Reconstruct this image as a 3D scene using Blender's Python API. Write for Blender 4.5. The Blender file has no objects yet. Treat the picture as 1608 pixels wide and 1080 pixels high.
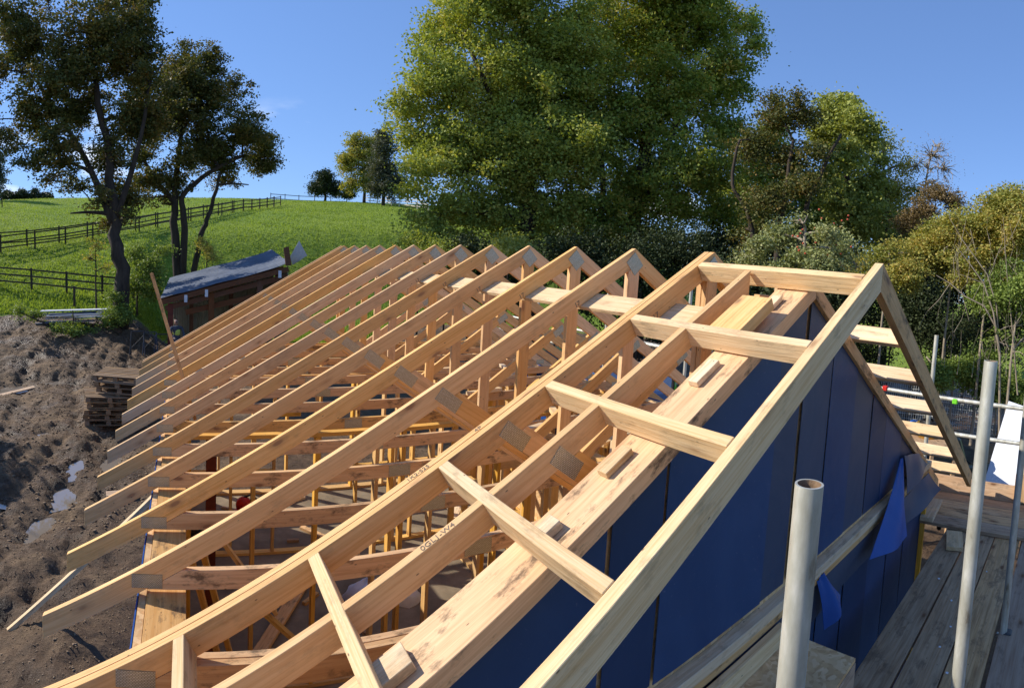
import bpy, math, random
import numpy as np
from mathutils import Vector, Matrix
random.seed(7); rng = np.random.default_rng(7)
scene = bpy.context.scene
COL = scene.collection
R_ = math.radians

# ------------------------------------------------------------------ camera, sky, sun, exposure
EYE = Vector((-2.619, 0.0, 4.313)); YAW, PITCH, ROLL, FPX, V0 = 0.5754, -0.0826, 0.0590, 894.3, 484.6
_cy, _sy, _cp, _sp = math.cos(YAW), math.sin(YAW), math.cos(PITCH), math.sin(PITCH)
FWD = Vector((_sy*_cp, _cy*_cp, _sp)); _r = Vector((_cy, -_sy, 0)); _u = _r.cross(FWD)
RIGHT = math.cos(ROLL)*_r + math.sin(ROLL)*_u; UP = -math.sin(ROLL)*_r + math.cos(ROLL)*_u
cam = bpy.data.cameras.new('camera'); camo = bpy.data.objects.new('camera', cam); COL.objects.link(camo)
cam.type = 'PANO'; cam.panorama_type = 'CENTRAL_CYLINDRICAL'
cam.central_cylindrical_range_u_min = -804/FPX; cam.central_cylindrical_range_u_max = 804/FPX
cam.central_cylindrical_range_v_min = -(1080-V0)/FPX; cam.central_cylindrical_range_v_max = V0/FPX
cam.central_cylindrical_radius = 1.0
cam.clip_start = 0.05; cam.clip_end = 3000
M = Matrix((RIGHT, UP, -FWD)).transposed().to_4x4(); M.translation = EYE
camo.matrix_world = M
scene.camera = camo

SUN = Vector((-1.2, 1.05, 1.0)).normalized()
w = bpy.data.worlds.new('World'); scene.world = w; w.use_nodes = True
nt = w.node_tree; nt.nodes.clear()
sky = nt.nodes.new('ShaderNodeTexSky'); sky.sky_type = 'NISHITA'; sky.sun_disc = False
sky.sun_elevation = math.asin(SUN.z); sky.sun_rotation = math.atan2(SUN.x, SUN.y)
sky.altitude = 200; sky.air_density = 1.0; sky.dust_density = 0.0; sky.ozone_density = 2.6
bg = nt.nodes.new('ShaderNodeBackground'); bg.inputs['Strength'].default_value = 0.10
out = nt.nodes.new('ShaderNodeOutputWorld')
# a few low cumulus near the horizon
tc = nt.nodes.new('ShaderNodeTexCoord'); mp = nt.nodes.new('ShaderNodeMapping'); mp.inputs['Scale'].default_value = (1, 1, 2.6)
no = nt.nodes.new('ShaderNodeTexNoise'); no.inputs['Scale'].default_value = 5.5; no.inputs['Detail'].default_value = 7
cr = nt.nodes.new('ShaderNodeValToRGB'); cr.color_ramp.elements[0].position = .60; cr.color_ramp.elements[1].position = .72
sx = nt.nodes.new('ShaderNodeSeparateXYZ'); mr = nt.nodes.new('ShaderNodeMapRange')
mr.inputs['From Min'].default_value = .26; mr.inputs['From Max'].default_value = .12
mu = nt.nodes.new('ShaderNodeMath'); mu.operation = 'MULTIPLY'
mx = nt.nodes.new('ShaderNodeMix'); mx.data_type = 'RGBA'; mx.inputs['B'].default_value = (7.5, 7.8, 8.3, 1)
L = nt.links
L.new(tc.outputs['Generated'], mp.inputs[0]); L.new(mp.outputs[0], no.inputs['Vector']); L.new(no.outputs['Fac'], cr.inputs[0])
L.new(tc.outputs['Generated'], sx.inputs[0]); L.new(sx.outputs['Z'], mr.inputs['Value'])
L.new(cr.outputs[0], mu.inputs[0]); L.new(mr.outputs[0], mu.inputs[1])
L.new(mu.outputs[0], mx.inputs['Factor'])
hs = nt.nodes.new('ShaderNodeHueSaturation'); hs.inputs['Saturation'].default_value = 1.0
tn = nt.nodes.new('ShaderNodeMix'); tn.data_type = 'RGBA'; tn.blend_type = 'MULTIPLY'; tn.inputs['Factor'].default_value = 1; tn.inputs['B'].default_value = (.86, 1.24, 1.98, 1)
gmn = nt.nodes.new('ShaderNodeGamma'); gmn.inputs['Gamma'].default_value = .55
L.new(sky.outputs[0], gmn.inputs['Color']); L.new(gmn.outputs[0], tn.inputs['A']); L.new(tn.outputs['Result'], hs.inputs['Color']); L.new(hs.outputs[0], mx.inputs['A'])
L.new(mx.outputs['Result'], bg.inputs[0]); L.new(bg.outputs[0], out.inputs[0])
sl = bpy.data.lights.new('sun', 'SUN'); sl.energy = 3.3; sl.angle = R_(0.53); sl.color = (1, .93, .82)
so = bpy.data.objects.new('sun', sl); COL.objects.link(so); so.rotation_euler = (-SUN).to_track_quat('-Z', 'Y').to_euler(); so.location = (-60, 50, 60)
vs = scene.view_settings; vs.view_transform = 'Standard'; vs.look = 'None'; vs.exposure = 0.84; vs.gamma = 1; vs.use_curve_mapping = False
scene.render.engine = 'CYCLES'
scene.cycles.max_bounces = 8; scene.cycles.diffuse_bounces = 4; scene.cycles.transparent_max_bounces = 8
scene.cycles.use_denoising = True

def at(u, v, r):                       # design aid: where a spot r metres away stands
    th = (u-804)/FPX
    return EYE + r*(math.sin(th)*RIGHT + math.cos(th)*FWD + (V0-v)/FPX*UP)
def onz(u, v, z):
    d = at(u, v, 1)-EYE
    return EYE + d*((z-EYE.z)/d.z)

# ------------------------------------------------------------------ materials
def mat(name, rough=.7, metal=0., spec=.4):
    m = bpy.data.materials.new(name); m.use_nodes = True; n = m.node_tree; b = n.nodes['Principled BSDF']
    b.inputs['Roughness'].default_value = rough; b.inputs['Metallic'].default_value = metal
    b.inputs['Specular IOR Level'].default_value = spec
    return m, n, b
def node(n, t, **k):
    x = n.nodes.new('ShaderNode'+t)
    for a, v in k.items():
        if hasattr(x, a): setattr(x, a, v)
        else: x.inputs[a.replace('_', ' ')].default_value = v
    return x
def ramp(n, src, stops, interp='LINEAR'):
    c = n.nodes.new('ShaderNodeValToRGB'); e = c.color_ramp.elements; c.color_ramp.interpolation = interp
    while len(e) < len(stops): e.new(.5)
    for i, (p, col) in enumerate(stops): e[i].position = p; e[i].color = (*col, 1)
    n.links.new(src, c.inputs[0]); return c.outputs[0]
def mix(n, a, b, f, mode='MIX'):
    x = n.nodes.new('ShaderNodeMix'); x.data_type = 'RGBA'; x.blend_type = mode
    for s, v in (('A', a), ('B', b)):
        if isinstance(v, tuple): x.inputs[s].default_value = (*v, 1)
        else: n.links.new(v, x.inputs[s])
    if isinstance(f, (int, float)): x.inputs['Factor'].default_value = f
    else: n.links.new(f, x.inputs['Factor'])
    return x.outputs['Result']
def bump(n, b, src, s, d=.01):
    x = node(n, 'Bump', Strength=s, Distance=d); n.links.new(src, x.inputs['Height']); n.links.new(x.outputs[0], b.inputs['Normal']); return x
def coords(n, kind='Object', scale=(1, 1, 1), shift=False):
    t = node(n, 'TexCoord'); m = node(n, 'Mapping'); m.inputs['Scale'].default_value = scale
    n.links.new(t.outputs[kind], m.inputs[0])
    if shift:
        o = node(n, 'ObjectInfo'); v = node(n, 'VectorMath', operation='SCALE'); v.inputs[0].default_value = (37, 53, 11)
        n.links.new(o.outputs['Random'], v.inputs['Scale']); n.links.new(v.outputs[0], m.inputs['Location'])
    return m.outputs[0]

def wood(name, base, dark, knot=(.16, .07, .03), knots=True, stain=0., vary=.16, fuzz=0.):
    m, n, b = mat(name, .72, 0, .25)
    c = coords(n, 'UV', (1.6, 26, 1), True)
    g = node(n, 'TexNoise', Scale=2.2, Detail=5., Roughness=.6, Distortion=.5); n.links.new(c, g.inputs['Vector'])
    col = ramp(n, g.outputs['Fac'], [(.3, dark), (.62, base)])
    c3 = coords(n, 'UV', (.9, 5, 1), True)
    g3 = node(n, 'TexNoise', Scale=1.3, Detail=3.); n.links.new(c3, g3.inputs['Vector'])
    col = mix(n, col, (.9, .72, .52), ramp(n, g3.outputs['Fac'], [(.35, (.3,)*3), (.65, (0,)*3)]), 'MULTIPLY')
    c6 = coords(n, 'UV', (1.1, 95, 1), True)
    g6 = node(n, 'TexNoise', Scale=1.5, Detail=4., Distortion=.8); n.links.new(c6, g6.inputs['Vector'])
    col = mix(n, col, (.80, .66, .50), ramp(n, g6.outputs['Fac'], [(.46, (0,)*3), (.66, (.55,)*3)]), 'MULTIPLY')
    o = node(n, 'ObjectInfo')
    v = node(n, 'MapRange'); v.inputs['To Min'].default_value = 1-vary; v.inputs['To Max'].default_value = 1+vary*.7
    n.links.new(o.outputs['Random'], v.inputs['Value'])
    h = node(n, 'HueSaturation'); n.links.new(col, h.inputs['Color']); n.links.new(v.outputs[0], h.inputs['Value'])
    wn = node(n, 'TexWhiteNoise', noise_dimensions='1D'); n.links.new(o.outputs['Random'], wn.inputs['W'])
    v2 = node(n, 'MapRange'); v2.inputs['To Min'].default_value = .85; v2.inputs['To Max'].default_value = 1.12
    n.links.new(wn.outputs['Value'], v2.inputs['Value']); n.links.new(v2.outputs[0], h.inputs['Saturation'])
    col = h.outputs[0]
    if knots:
        c2 = coords(n, 'UV', (2.4, 8.5, 1), True)
        vo = node(n, 'TexVoronoi', Scale=1.15); n.links.new(c2, vo.inputs['Vector'])
        col = mix(n, col, knot, ramp(n, vo.outputs['Distance'], [(.07, (.95,)*3), (.12, (.35,)*3), (.24, (0,)*3)]))
        c4 = coords(n, 'UV', (9, 30, 1), True)
        vo2 = node(n, 'TexVoronoi', Scale=1.); n.links.new(c4, vo2.inputs['Vector'])
        col = mix(n, col, (.08, .05, .03), ramp(n, vo2.outputs['Distance'], [(.04, (.8,)*3), (.075, (0,)*3)]))
    if stain:
        c5 = coords(n, 'UV', (3, 9, 1), True)
        s = node(n, 'TexNoise', Scale=1.6, Detail=9., Roughness=.72); n.links.new(c5, s.inputs['Vector'])
        col = mix(n, col, (.10, .065, .04), ramp(n, s.outputs['Fac'], [(.53, (0,)*3), (.64, (stain,)*3)]))
    n.links.new(col, b.inputs['Base Color'])
    bump(n, b, g.outputs['Fac'], .25+fuzz, .004)
    return m
WOOD = wood('fresh_pine', (.83, .53, .25), (.73, .44, .185), knot=(.36, .19, .09), stain=.2)
WOODD = wood('site_marked_pine', (.76, .48, .225), (.61, .355, .15), knot=(.28, .14, .07), stain=.85)
SAWN = wood('rough_sawn_pine', (.85, .66, .42), (.74, .54, .32), knot=(.42, .24, .12), stain=.35, fuzz=.5)
YEL = wood('treated_yellow_stud', (.80, .50, .16), (.68, .39, .105), stain=.15)
BOARD = wood('weathered_scaffold_board', (.60, .41, .24), (.36, .235, .135), knots=True, stain=.6, vary=.3)
BOARDL = wood('pale_scaffold_board', (.52, .36, .23), (.40, .26, .16), stain=.45, vary=.2)
PALW = wood('pallet_wood', (.34, .24, .145), (.20, .13, .08), stain=.4, vary=.2)
FENW = wood('fence_wood', (.075, .058, .043), (.04, .032, .025), knots=False)
SHEDW = wood('rusty_brown_timber', (.20, .085, .04), (.10, .045, .025), stain=.3)
WHITEF = wood('pale_fence_wood', (.62, .58, .5), (.5, .45, .38), knots=False)

def noisemat(name, stops, scale=4., detail=6., rough=.8, metal=0., bmp=.3, bd=.02, spec=.3, kind='Object', sc=(1, 1, 1)):
    m, n, b = mat(name, rough, metal, spec)
    c = coords(n, kind, sc, True)
    g = node(n, 'TexNoise', Scale=scale, Detail=detail, Roughness=.62); n.links.new(c, g.inputs['Vector'])
    n.links.new(ramp(n, g.outputs['Fac'], stops), b.inputs['Base Color'])
    if bmp: bump(n, b, g.outputs['Fac'], bmp, bd)
    return m
GALV = noisemat('galvanised_tube', [(.28, (.24, .20, .14)), (.38, (.44, .42, .34)), (.55, (.56, .55, .47)), (.72, (.76, .74, .67))], 22, 12, .5, .45, .25, .002, .5, sc=(1, 1, .3))
WIREM = noisemat('bright_wire', [(.3, (.45, .46, .44)), (.7, (.62, .63, .6))], 8, 3, .5, 0, 0)
RUST = noisemat('rusty_inside', [(.3, (.12, .07, .04)), (.7, (.3, .2, .12))], 30, 6)
STEEL = noisemat('dark_steel', [(.3, (.05, .05, .05)), (.7, (.13, .13, .13))], 12, 5, .5, .6)
OXIDE = noisemat('red_oxide_steel', [(.3, (.10, .02, .012)), (.7, (.2, .045, .025))], 5, 6, .6)
PLATE, _n, _b = mat('nail_plate_zinc', .38, .35, .5)
_c = coords(_n, 'UV', (85, 85, 1)); _v = node(_n, 'TexBrick', Scale=1.); _v.inputs['Color1'].default_value = (.66, .63, .52, 1); _v.inputs['Color2'].default_value = (.54, .51, .40, 1)
_v.inputs['Mortar'].default_value = (.20, .18, .12, 1); _v.inputs['Mortar Size'].default_value = .10; _v.inputs['Brick Width'].default_value = .95; _v.inputs['Row Height'].default_value = .48
_n.links.new(_c, _v.inputs['Vector']); _n.links.new(_v.outputs[0], _b.inputs['Base Color']); bump(_n, _b, _v.outputs['Fac'], -.6, .002)

def membrane(name, a, bb, rough=.55):
    m, n, b = mat(name, rough, 0, .35)
    c = coords(n, 'Object', (1, 1, 1), True)
    g = node(n, 'TexNoise', Scale=1.1, Detail=6., Roughness=.6, Distortion=.6); n.links.new(c, g.inputs['Vector'])
    f = node(n, 'TexNoise', Scale=60., Detail=5.); n.links.new(c, f.inputs['Vector'])
    col = ramp(n, g.outputs['Fac'], [(.3, a), (.7, bb)])
    col = mix(n, col, (.32, .33, .36), ramp(n, f.outputs['Fac'], [(.66, (0,)*3), (.8, (.18,)*3)]))
    o = node(n, 'ObjectInfo'); h = node(n, 'HueSaturation'); v = node(n, 'MapRange'); v.inputs['To Min'].default_value = .8; v.inputs['To Max'].default_value = 1.25
    n.links.new(o.outputs['Random'], v.inputs['Value']); n.links.new(v.outputs[0], h.inputs['Value']); n.links.new(col, h.inputs['Color'])
    n.links.new(h.outputs[0], b.inputs['Base Color'])
    g2 = node(n, 'TexNoise', Scale=2.4, Detail=3., Distortion=1.2); n.links.new(c, g2.inputs['Vector'])
    bump(n, b, g2.outputs['Fac'], .4, .02)
    return m
NAVY = membrane('navy_membrane', (.011, .037, .105), (.025, .060, .145))
GREYM = membrane('greyed_membrane', (.030, .050, .098), (.052, .072, .120))
BLUE = membrane('bright_blue_membrane_back', (.003, .045, .20), (.005, .065, .29))

OSB, _n, _b = mat('osb', .75, 0, .2)
_c = coords(_n, 'Object', (1, 1, 1), True); _nz = node(_n, 'TexNoise', Scale=6., Detail=2.); _n.links.new(_c, _nz.inputs['Vector'])
_mx = mix(_n, _c, _nz.outputs['Color'], .12)
_v = node(_n, 'TexVoronoi', Scale=46.); _n.links.new(_mx, _v.inputs['Vector'])
_s = node(_n, 'SeparateColor'); _n.links.new(_v.outputs['Color'], _s.inputs[0])
_g = node(_n, 'TexNoise', Scale=2.5, Detail=8.); _n.links.new(_c, _g.inputs['Vector'])
_cc = ramp(_n, _s.outputs[0], [(0, (.58, .34, .15)), (.5, (.72, .46, .22)), (1, (.82, .57, .31))])
_n.links.new(mix(_n, _cc, (.14, .09, .06), ramp(_n, _g.outputs['Fac'], [(.5, (0,)*3), (.72, (.6,)*3)])), _b.inputs['Base Color'])
bump(_n, _b, _s.outputs[0], .3, .002)

SLAB = noisemat('dusty_concrete', [(.3, (.14, .105, .068)), (.5, (.22, .17, .11)), (.75, (.34, .27, .18))], 2.2, 9, .85, 0, .2, .01)
FOAM = noisemat('white_foam_board', [(.3, (.55, .58, .63)), (.7, (.68, .70, .75))], 25, 5, .7, 0, .15, .004)
WHITE = noisemat('white_sheet', [(.3, (.6, .62, .66)), (.7, (.8, .8, .82))], 6, 5, .5)
REDP = noisemat('red_plastic', [(.3, (.45, .02, .015)), (.7, (.6, .03, .02))], 6, 3, .4)
BLACKP = noisemat('black_sheet', [(.3, (.012, .012, .012)), (.7, (.03, .03, .03))], 4, 4, .4, 0, .5, .05)
YELP = noisemat('yellow_plastic', [(.3, (.55, .32, .05)), (.7, (.7, .42, .08))], 6, 3, .45)
GREENP = noisemat('green_plastic', [(.3, (.12, .5, .02)), (.7, (.2, .65, .04))], 6, 3, .45)
BLUEP = noisemat('blue_plastic', [(.3, (.02, .1, .4)), (.7, (.03, .16, .55))], 6, 3, .4)
INK = noisemat('ink', [(.3, (.16, .12, .09)), (.7, (.24, .18, .13))], 6, 3, .8, bmp=0)
SKIN = noisemat('skin', [(.3, (.42, .24, .17)), (.7, (.5, .3, .21))], 8, 3, .6)
HAIR = noisemat('dark_hair', [(.3, (.02, .012, .008)), (.7, (.05, .03, .02))], 20, 3, .6)
CLOTH = noisemat('grey_work_clothes', [(.3, (.05, .06, .08)), (.7, (.09, .1, .13))], 10, 3, .85)
HIVIS = noisemat('hi_vis_vest', [(.3, (.5, .6, .1)), (.7, (.6, .7, .14))], 10, 3, .6)
CARP, _n, _b = mat('dark_car_paint', .28, .3, .5); _b.inputs['Base Color'].default_value = (.018, .03, .034, 1); _b.inputs['Coat Weight'].default_value = .6
CARB, _n, _b = mat('blue_grey_van_paint', .35, .2, .5); _b.inputs['Base Color'].default_value = (.07, .12, .24, 1)
GLASS, _n, _b = mat('vehicle_glass', .08, 0, .6); _b.inputs['Base Color'].default_value = (.02, .03, .035, 1)
TYRE = noisemat('tyre', [(.3, (.015,)*3), (.7, (.03,)*3)], 14, 3, .85)
LAMPM, _n, _b = mat('lamp_lens', .15, 0, .6); _b.inputs['Base Color'].default_value = (.7, .7, .7, 1)

# corrugated metal roof
ROOFM = noisemat('steel_roof_sheet', [(.3, (.085, .105, .145)), (.55, (.13, .155, .205)), (.8, (.2, .225, .27))], 1.4, 8, .6, .1, .1, .01, .3)
CLAD = noisemat('galvanised_cladding', [(.3, (.34, .28, .18)), (.7, (.52, .45, .31))], 1.4, 6, .55, .2, .1, .01)

def leafmat(name, cols, transl=.35, big=.8):
    m, n, b = mat(name, .6, 0, .25)
    g = node(n, 'NewGeometry'); c = coords(n, 'Object', (1, 1, 1))
    nz = node(n, 'TexNoise', Scale=big, Detail=3.); n.links.new(c, nz.inputs['Vector'])
    a = node(n, 'Math', operation='MULTIPLY_ADD'); a.inputs[1].default_value = .55; n.links.new(g.outputs['Random Per Island'], a.inputs[0])
    s = node(n, 'MapRange'); s.inputs['From Min'].default_value = .3; s.inputs['From Max'].default_value = .7; s.inputs['To Max'].default_value = .45
    n.links.new(nz.outputs['Fac'], s.inputs['Value']); n.links.new(s.outputs[0], a.inputs[2])
    k = len(cols)-1
    col = ramp(n, a.outputs[0], [(i/k, x) for i, x in enumerate(cols)])
    n.links.new(col, b.inputs['Base Color'])
    t = node(n, 'BsdfTranslucent'); n.links.new(mix(n, col, (1.3, 1.25, .5), 1., 'MULTIPLY'), t.inputs['Color'])
    x = node(n, 'MixShader'); x.inputs[0].default_value = transl
    n.links.new(b.outputs[0], x.inputs[1]); n.links.new(t.outputs[0], x.inputs[2])
    n.links.new(x.outputs[0], n.nodes['Material Output'].inputs['Surface'])
    return m
L_DARK = leafmat('dark_autumn_leaf', [(0.055, 0.067, 0.022), (0.086, 0.105, 0.030), (0.124, 0.133, 0.038), (0.202, 0.156, 0.044), (0.310, 0.178, 0.055)], .25)
L_BIG = leafmat('broad_green_leaf', [(0.146, 0.185, 0.045), (0.229, 0.287, 0.059), (0.333, 0.390, 0.080), (0.438, 0.445, 0.098), (0.626, 0.464, 0.124)], .3)
L_BIG2 = leafmat('golden_green_leaf', [(0.127, 0.167, 0.034), (0.189, 0.259, 0.046), (0.274, 0.334, 0.060), (0.400, 0.371, 0.077), (0.717, 0.482, 0.119)], .32)
L_HOLLY_SHADE = leafmat('holly_and_shade_leaf', [(0.030, 0.043, 0.019), (0.041, 0.061, 0.024), (0.061, 0.081, 0.030), (0.081, 0.095, 0.042)], .15)  # blackish hill trees; in the thickets this colour also carries the shade
L_LIME = leafmat('lime_leaf', [(0.190, 0.218, 0.054), (0.265, 0.306, 0.072), (0.365, 0.393, 0.108), (0.454, 0.415, 0.120)], .35)
L_YEL = leafmat('yellowing_leaf', [(0.161, 0.192, 0.052), (0.248, 0.280, 0.071), (0.348, 0.344, 0.083), (0.472, 0.382, 0.102), (0.571, 0.395, 0.128)], .35)
L_TAN = leafmat('tan_dry_leaf', [(.16, .12, .05), (.24, .17, .08), (.3, .22, .12)], .3)
L_APP = leafmat('apple_leaf', [(0.170, 0.203, 0.085), (0.247, 0.281, 0.109), (0.355, 0.374, 0.158), (0.494, 0.452, 0.243)], .25)
L_UND = leafmat('undergrowth_leaf', [(0.104, 0.150, 0.033), (0.169, 0.237, 0.050), (0.247, 0.325, 0.072), (0.338, 0.400, 0.088)], .3)
L_GREY = leafmat('grey_green_leaf', [(.06, .07, .045), (.1, .11, .07), (.14, .14, .1)], .25)
BARK = noisemat('bark', [(.3, (.03, .022, .016)), (.7, (.08, .06, .043))], 6, 8, .9, 0, .8, .03, sc=(1, 1, .25))
BARKP = noisemat('pale_bark', [(.3, (.20, .16, .11)), (.7, (.38, .32, .24))], 6, 8, .9, 0, .6, .02, sc=(1, 1, .25))

# ground: mud + grass, blended by a mesh attribute that says where grass grows
GROUND, n, b = mat('mud_and_grass', .85, 0, .18)
c = coords(n, 'Object')
n1 = node(n, 'TexNoise', Scale=.9, Detail=9., Roughness=.65); n2 = node(n, 'TexNoise', Scale=7., Detail=8., Roughness=.7); n3 = node(n, 'TexNoise', Scale=.07, Detail=4.)
for x in (n1, n2, n3): n.links.new(c, x.inputs['Vector'])
mud = ramp(n, n1.outputs['Fac'], [(.3, (.075, .042, .023)), (.5, (.165, .102, .058)), (.68, (.31, .215, .13))])
mud = mix(n, mud, ramp(n, n2.outputs['Fac'], [(.3, (.45,)*3), (.65, (1.15,)*3)]), .8, 'MULTIPLY')
n4 = node(n, 'TexNoise', Scale=3.2, Detail=9., Roughness=.75); n.links.new(c, n4.inputs['Vector'])
gr = ramp(n, n4.outputs['Fac'], [(.3, (.11, .16, .02)), (.5, (.23, .32, .04)), (.7, (.36, .45, .075))])
gr = mix(n, gr, ramp(n, n3.outputs['Fac'], [(.35, (.75, .85, .8)), (.65, (1.15, 1.05, .9))]), 1., 'MULTIPLY')
at_ = node(n, 'Attribute', attribute_name='grass')
ad = node(n, 'Math', operation='MULTIPLY_ADD'); n.links.new(n2.outputs['Fac'], ad.inputs[0]); ad.inputs[1].default_value = 1.2; n.links.new(at_.outputs['Fac'], ad.inputs[2])
gm = ramp(n, ad.outputs[0], [(.98, (0,)*3), (1.12, (1,)*3)])
n.links.new(mix(n, mud, gr, gm), b.inputs['Base Color'])
rr = node(n, 'MapRange'); rr.inputs['From Min'].default_value = .35; rr.inputs['From Max'].default_value = .62; rr.inputs['To Min'].default_value = .35; rr.inputs['To Max'].default_value = .9
n.links.new(n1.outputs['Fac'], rr.inputs['Value'])
rm = node(n, 'Mix'); n.links.new(gm, rm.inputs['Factor']); n.links.new(rr.outputs[0], rm.inputs['A']); rm.inputs['B'].default_value = .95; n.links.new(rm.outputs['Result'], b.inputs['Roughness'])
bp1 = bump(n, b, n2.outputs['Fac'], .9, .07)
bp2 = node(n, 'Bump', Strength=.8, Distance=.22); n.links.new(n4.outputs['Fac'], bp2.inputs['Height']); n.links.new(bp2.outputs[0], bp1.inputs['Normal'])
WATER, _n, _b = mat('muddy_water', .03, 0, 1.0); _b.inputs['Base Color'].default_value = (.23, .19, .15, 1); _b.inputs['IOR'].default_value = 1.6
GRASSB = leafmat('grass_blade', [(.10, .15, .022), (.17, .25, .04), (.26, .35, .06), (.34, .40, .1)], .45, .5)

# ------------------------------------------------------------------ mesh helpers
class MB:
    def __init__(s): s.v = []; s.f = []; s.uv = []
    def add(s, vs, fs, ax=None):
        o = len(s.v); vs = [Vector(p) for p in vs]; s.v += vs
        d = (ax or Vector((1, 0, 0))).normalized()
        a = d.orthogonal().normalized(); bb = d.cross(a); off = random.random()*9
        for f in fs:
            s.f.append([o+i for i in f])
            nn = (vs[f[1]]-vs[f[0]]).cross(vs[f[2]]-vs[f[1]])
            for i in f:
                p = vs[i]
                if abs(nn.dot(d)) > .9*nn.length: s.uv.append((p.dot(a)*.5+off, p.dot(bb)))
                elif abs(nn.dot(a)) > abs(nn.dot(bb)): s.uv.append((p.dot(d)+off, p.dot(bb)))
                else: s.uv.append((p.dot(d)+off, p.dot(a)+.31))
        return s
    def prism(s, poly, a, b, ext, ax=None):
        """poly: 3D points, extruded from a*ext to b*ext"""
        ext = Vector(ext); k = len(poly); P = [Vector(p) for p in poly]
        nrm = Vector((0, 0, 0))
        for i in range(k): nrm += (P[i]-P[0]).cross(P[(i+1) % k]-P[0])
        if nrm.dot(ext*(b-a)) > 0: P = P[::-1]
        vs = [p+ext*a for p in P]+[p+ext*b for p in P]
        fs = [list(range(k)), list(range(2*k-1, k-1, -1))]+[[(i+1) % k, i, i+k, (i+1) % k+k] for i in range(k)]
        return s.add(vs, fs, ax)
    def box(s, x0, x1, y0, y1, z0, z1, ax=None):
        d = (x1-x0, y1-y0, z1-z0)
        if ax is None: ax = Vector([(1, 0, 0), (0, 1, 0), (0, 0, 1)][max(range(3), key=lambda i: d[i])])
        return s.prism([(x0, y0, z0), (x1, y0, z0), (x1, y1, z0), (x0, y1, z0)], 0, z1-z0, (0, 0, 1), ax)
    def beam(s, p0, p1, w, h, up=(0, 0, 1)):
        p0 = Vector(p0); p1 = Vector(p1); d = (p1-p0).normalized(); sd = d.cross(Vector(up))
        if sd.length < 1e-4: sd = d.orthogonal()
        sd.normalize(); u = sd.cross(d)
        q = [p0+sd*(i*w/2)+u*(j*h/2) for i, j in ((-1, -1), (1, -1), (1, 1), (-1, 1))]
        return s.prism(q, 0, (p1-p0).length, d, d)
    def tube(s, pts, rad, k=8, cap=True):
        pts = [Vector(p) for p in pts]; o = []
        if not isinstance(rad, (list, tuple)): rad = [rad]*len(pts)
        ref = None
        for i, p in enumerate(pts):
            d = (pts[min(i+1, len(pts)-1)]-pts[max(i-1, 0)]).normalized()
            if ref is None: ref = d.orthogonal().normalized()
            a = (ref-d*ref.dot(d)).normalized(); ref = a; bb = d.cross(a)
            o += [p+(a*math.cos(t)+bb*math.sin(t))*rad[i] for t in [2*math.pi*j/k for j in range(k)]]
        fs = [[i*k+j, i*k+(j+1) % k, (i+1)*k+(j+1) % k, (i+1)*k+j] for i in range(len(pts)-1) for j in range(k)]
        if cap: fs += [list(range(k))[::-1], [(len(pts)-1)*k+j for j in range(k)]]
        return s.add(o, fs, pts[-1]-pts[0])
    def mesh(s, name, m, smooth=False):
        me = bpy.data.meshes.new(name); me.from_pydata(s.v, [], s.f)
        uv = me.uv_layers.new(name='uv'); uv.data.foreach_set('uv', [c for t in s.uv for c in t])
        me.materials.append(m)
        if smooth: me.polygons.foreach_set('use_smooth', [True]*len(me.polygons))
        me.update(); return me
def tag(o, label=None, cat=None, group=None, kind=None):
    if label: o['label'] = label
    if cat: o['category'] = cat
    if group: o['group'] = group
    if kind: o['kind'] = kind
    return o
def link(name, me, parent=None, loc=None, bevel=0):
    o = bpy.data.objects.new(name, me); COL.objects.link(o)
    if loc is not None: o.location = loc
    if parent is not None: o.parent = parent
    if bevel:
        b = o.modifiers.new('edge', 'BEVEL'); b.width = bevel; b.segments = 1; b.limit_method = 'ANGLE'
    return o
def part(name, mb, m, parent, smooth=False, bevel=0, kind=None, label=None):
    o = link(name, mb.mesh(name, m, smooth), parent, None, bevel); return tag(o, label, None, None, kind)
def thing(name, label, cat, loc=(0, 0, 0), group=None, rz=0):
    o = bpy.data.objects.new(name, None); COL.objects.link(o); o.location = loc; o.rotation_euler = (0, 0, rz)
    o.empty_display_size = .2
    return tag(o, label, cat, group)
def solo(name, mb, m, label, cat, group=None, smooth=False, bevel=0):
    return tag(link(name, mb.mesh(name, m, smooth), None, None, bevel), label, cat, group)
def copy_tree(o, parent=None):
    c = o.copy(); COL.objects.link(c); c.parent = parent
    for ch in list(o.children): copy_tree(ch, c)
    return c

# numpy value noise
def vnoise(x, y, seed=0):
    def h(i, j):
        t = np.sin(i*127.1+j*311.7+seed*74.7)*43758.5453; return t-np.floor(t)
    xi, yi = np.floor(x), np.floor(y); fx, fy = x-xi, y-yi; fx = fx*fx*(3-2*fx); fy = fy*fy*(3-2*fy)
    a = h(xi, yi)*(1-fx)+h(xi+1, yi)*fx; b = h(xi, yi+1)*(1-fx)+h(xi+1, yi+1)*fx
    return a*(1-fy)+b*fy
def fbm(x, y, o=4, seed=0):
    s = 0; a = .5
    for i in range(o): s = s+a*vnoise(x, y, seed+i); x = x*2.03+3.1; y = y*2.03+1.7; a *= .5
    return s
def sstep(t): t = np.clip(t, 0, 1); return t*t*(3-2*t)

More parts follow.
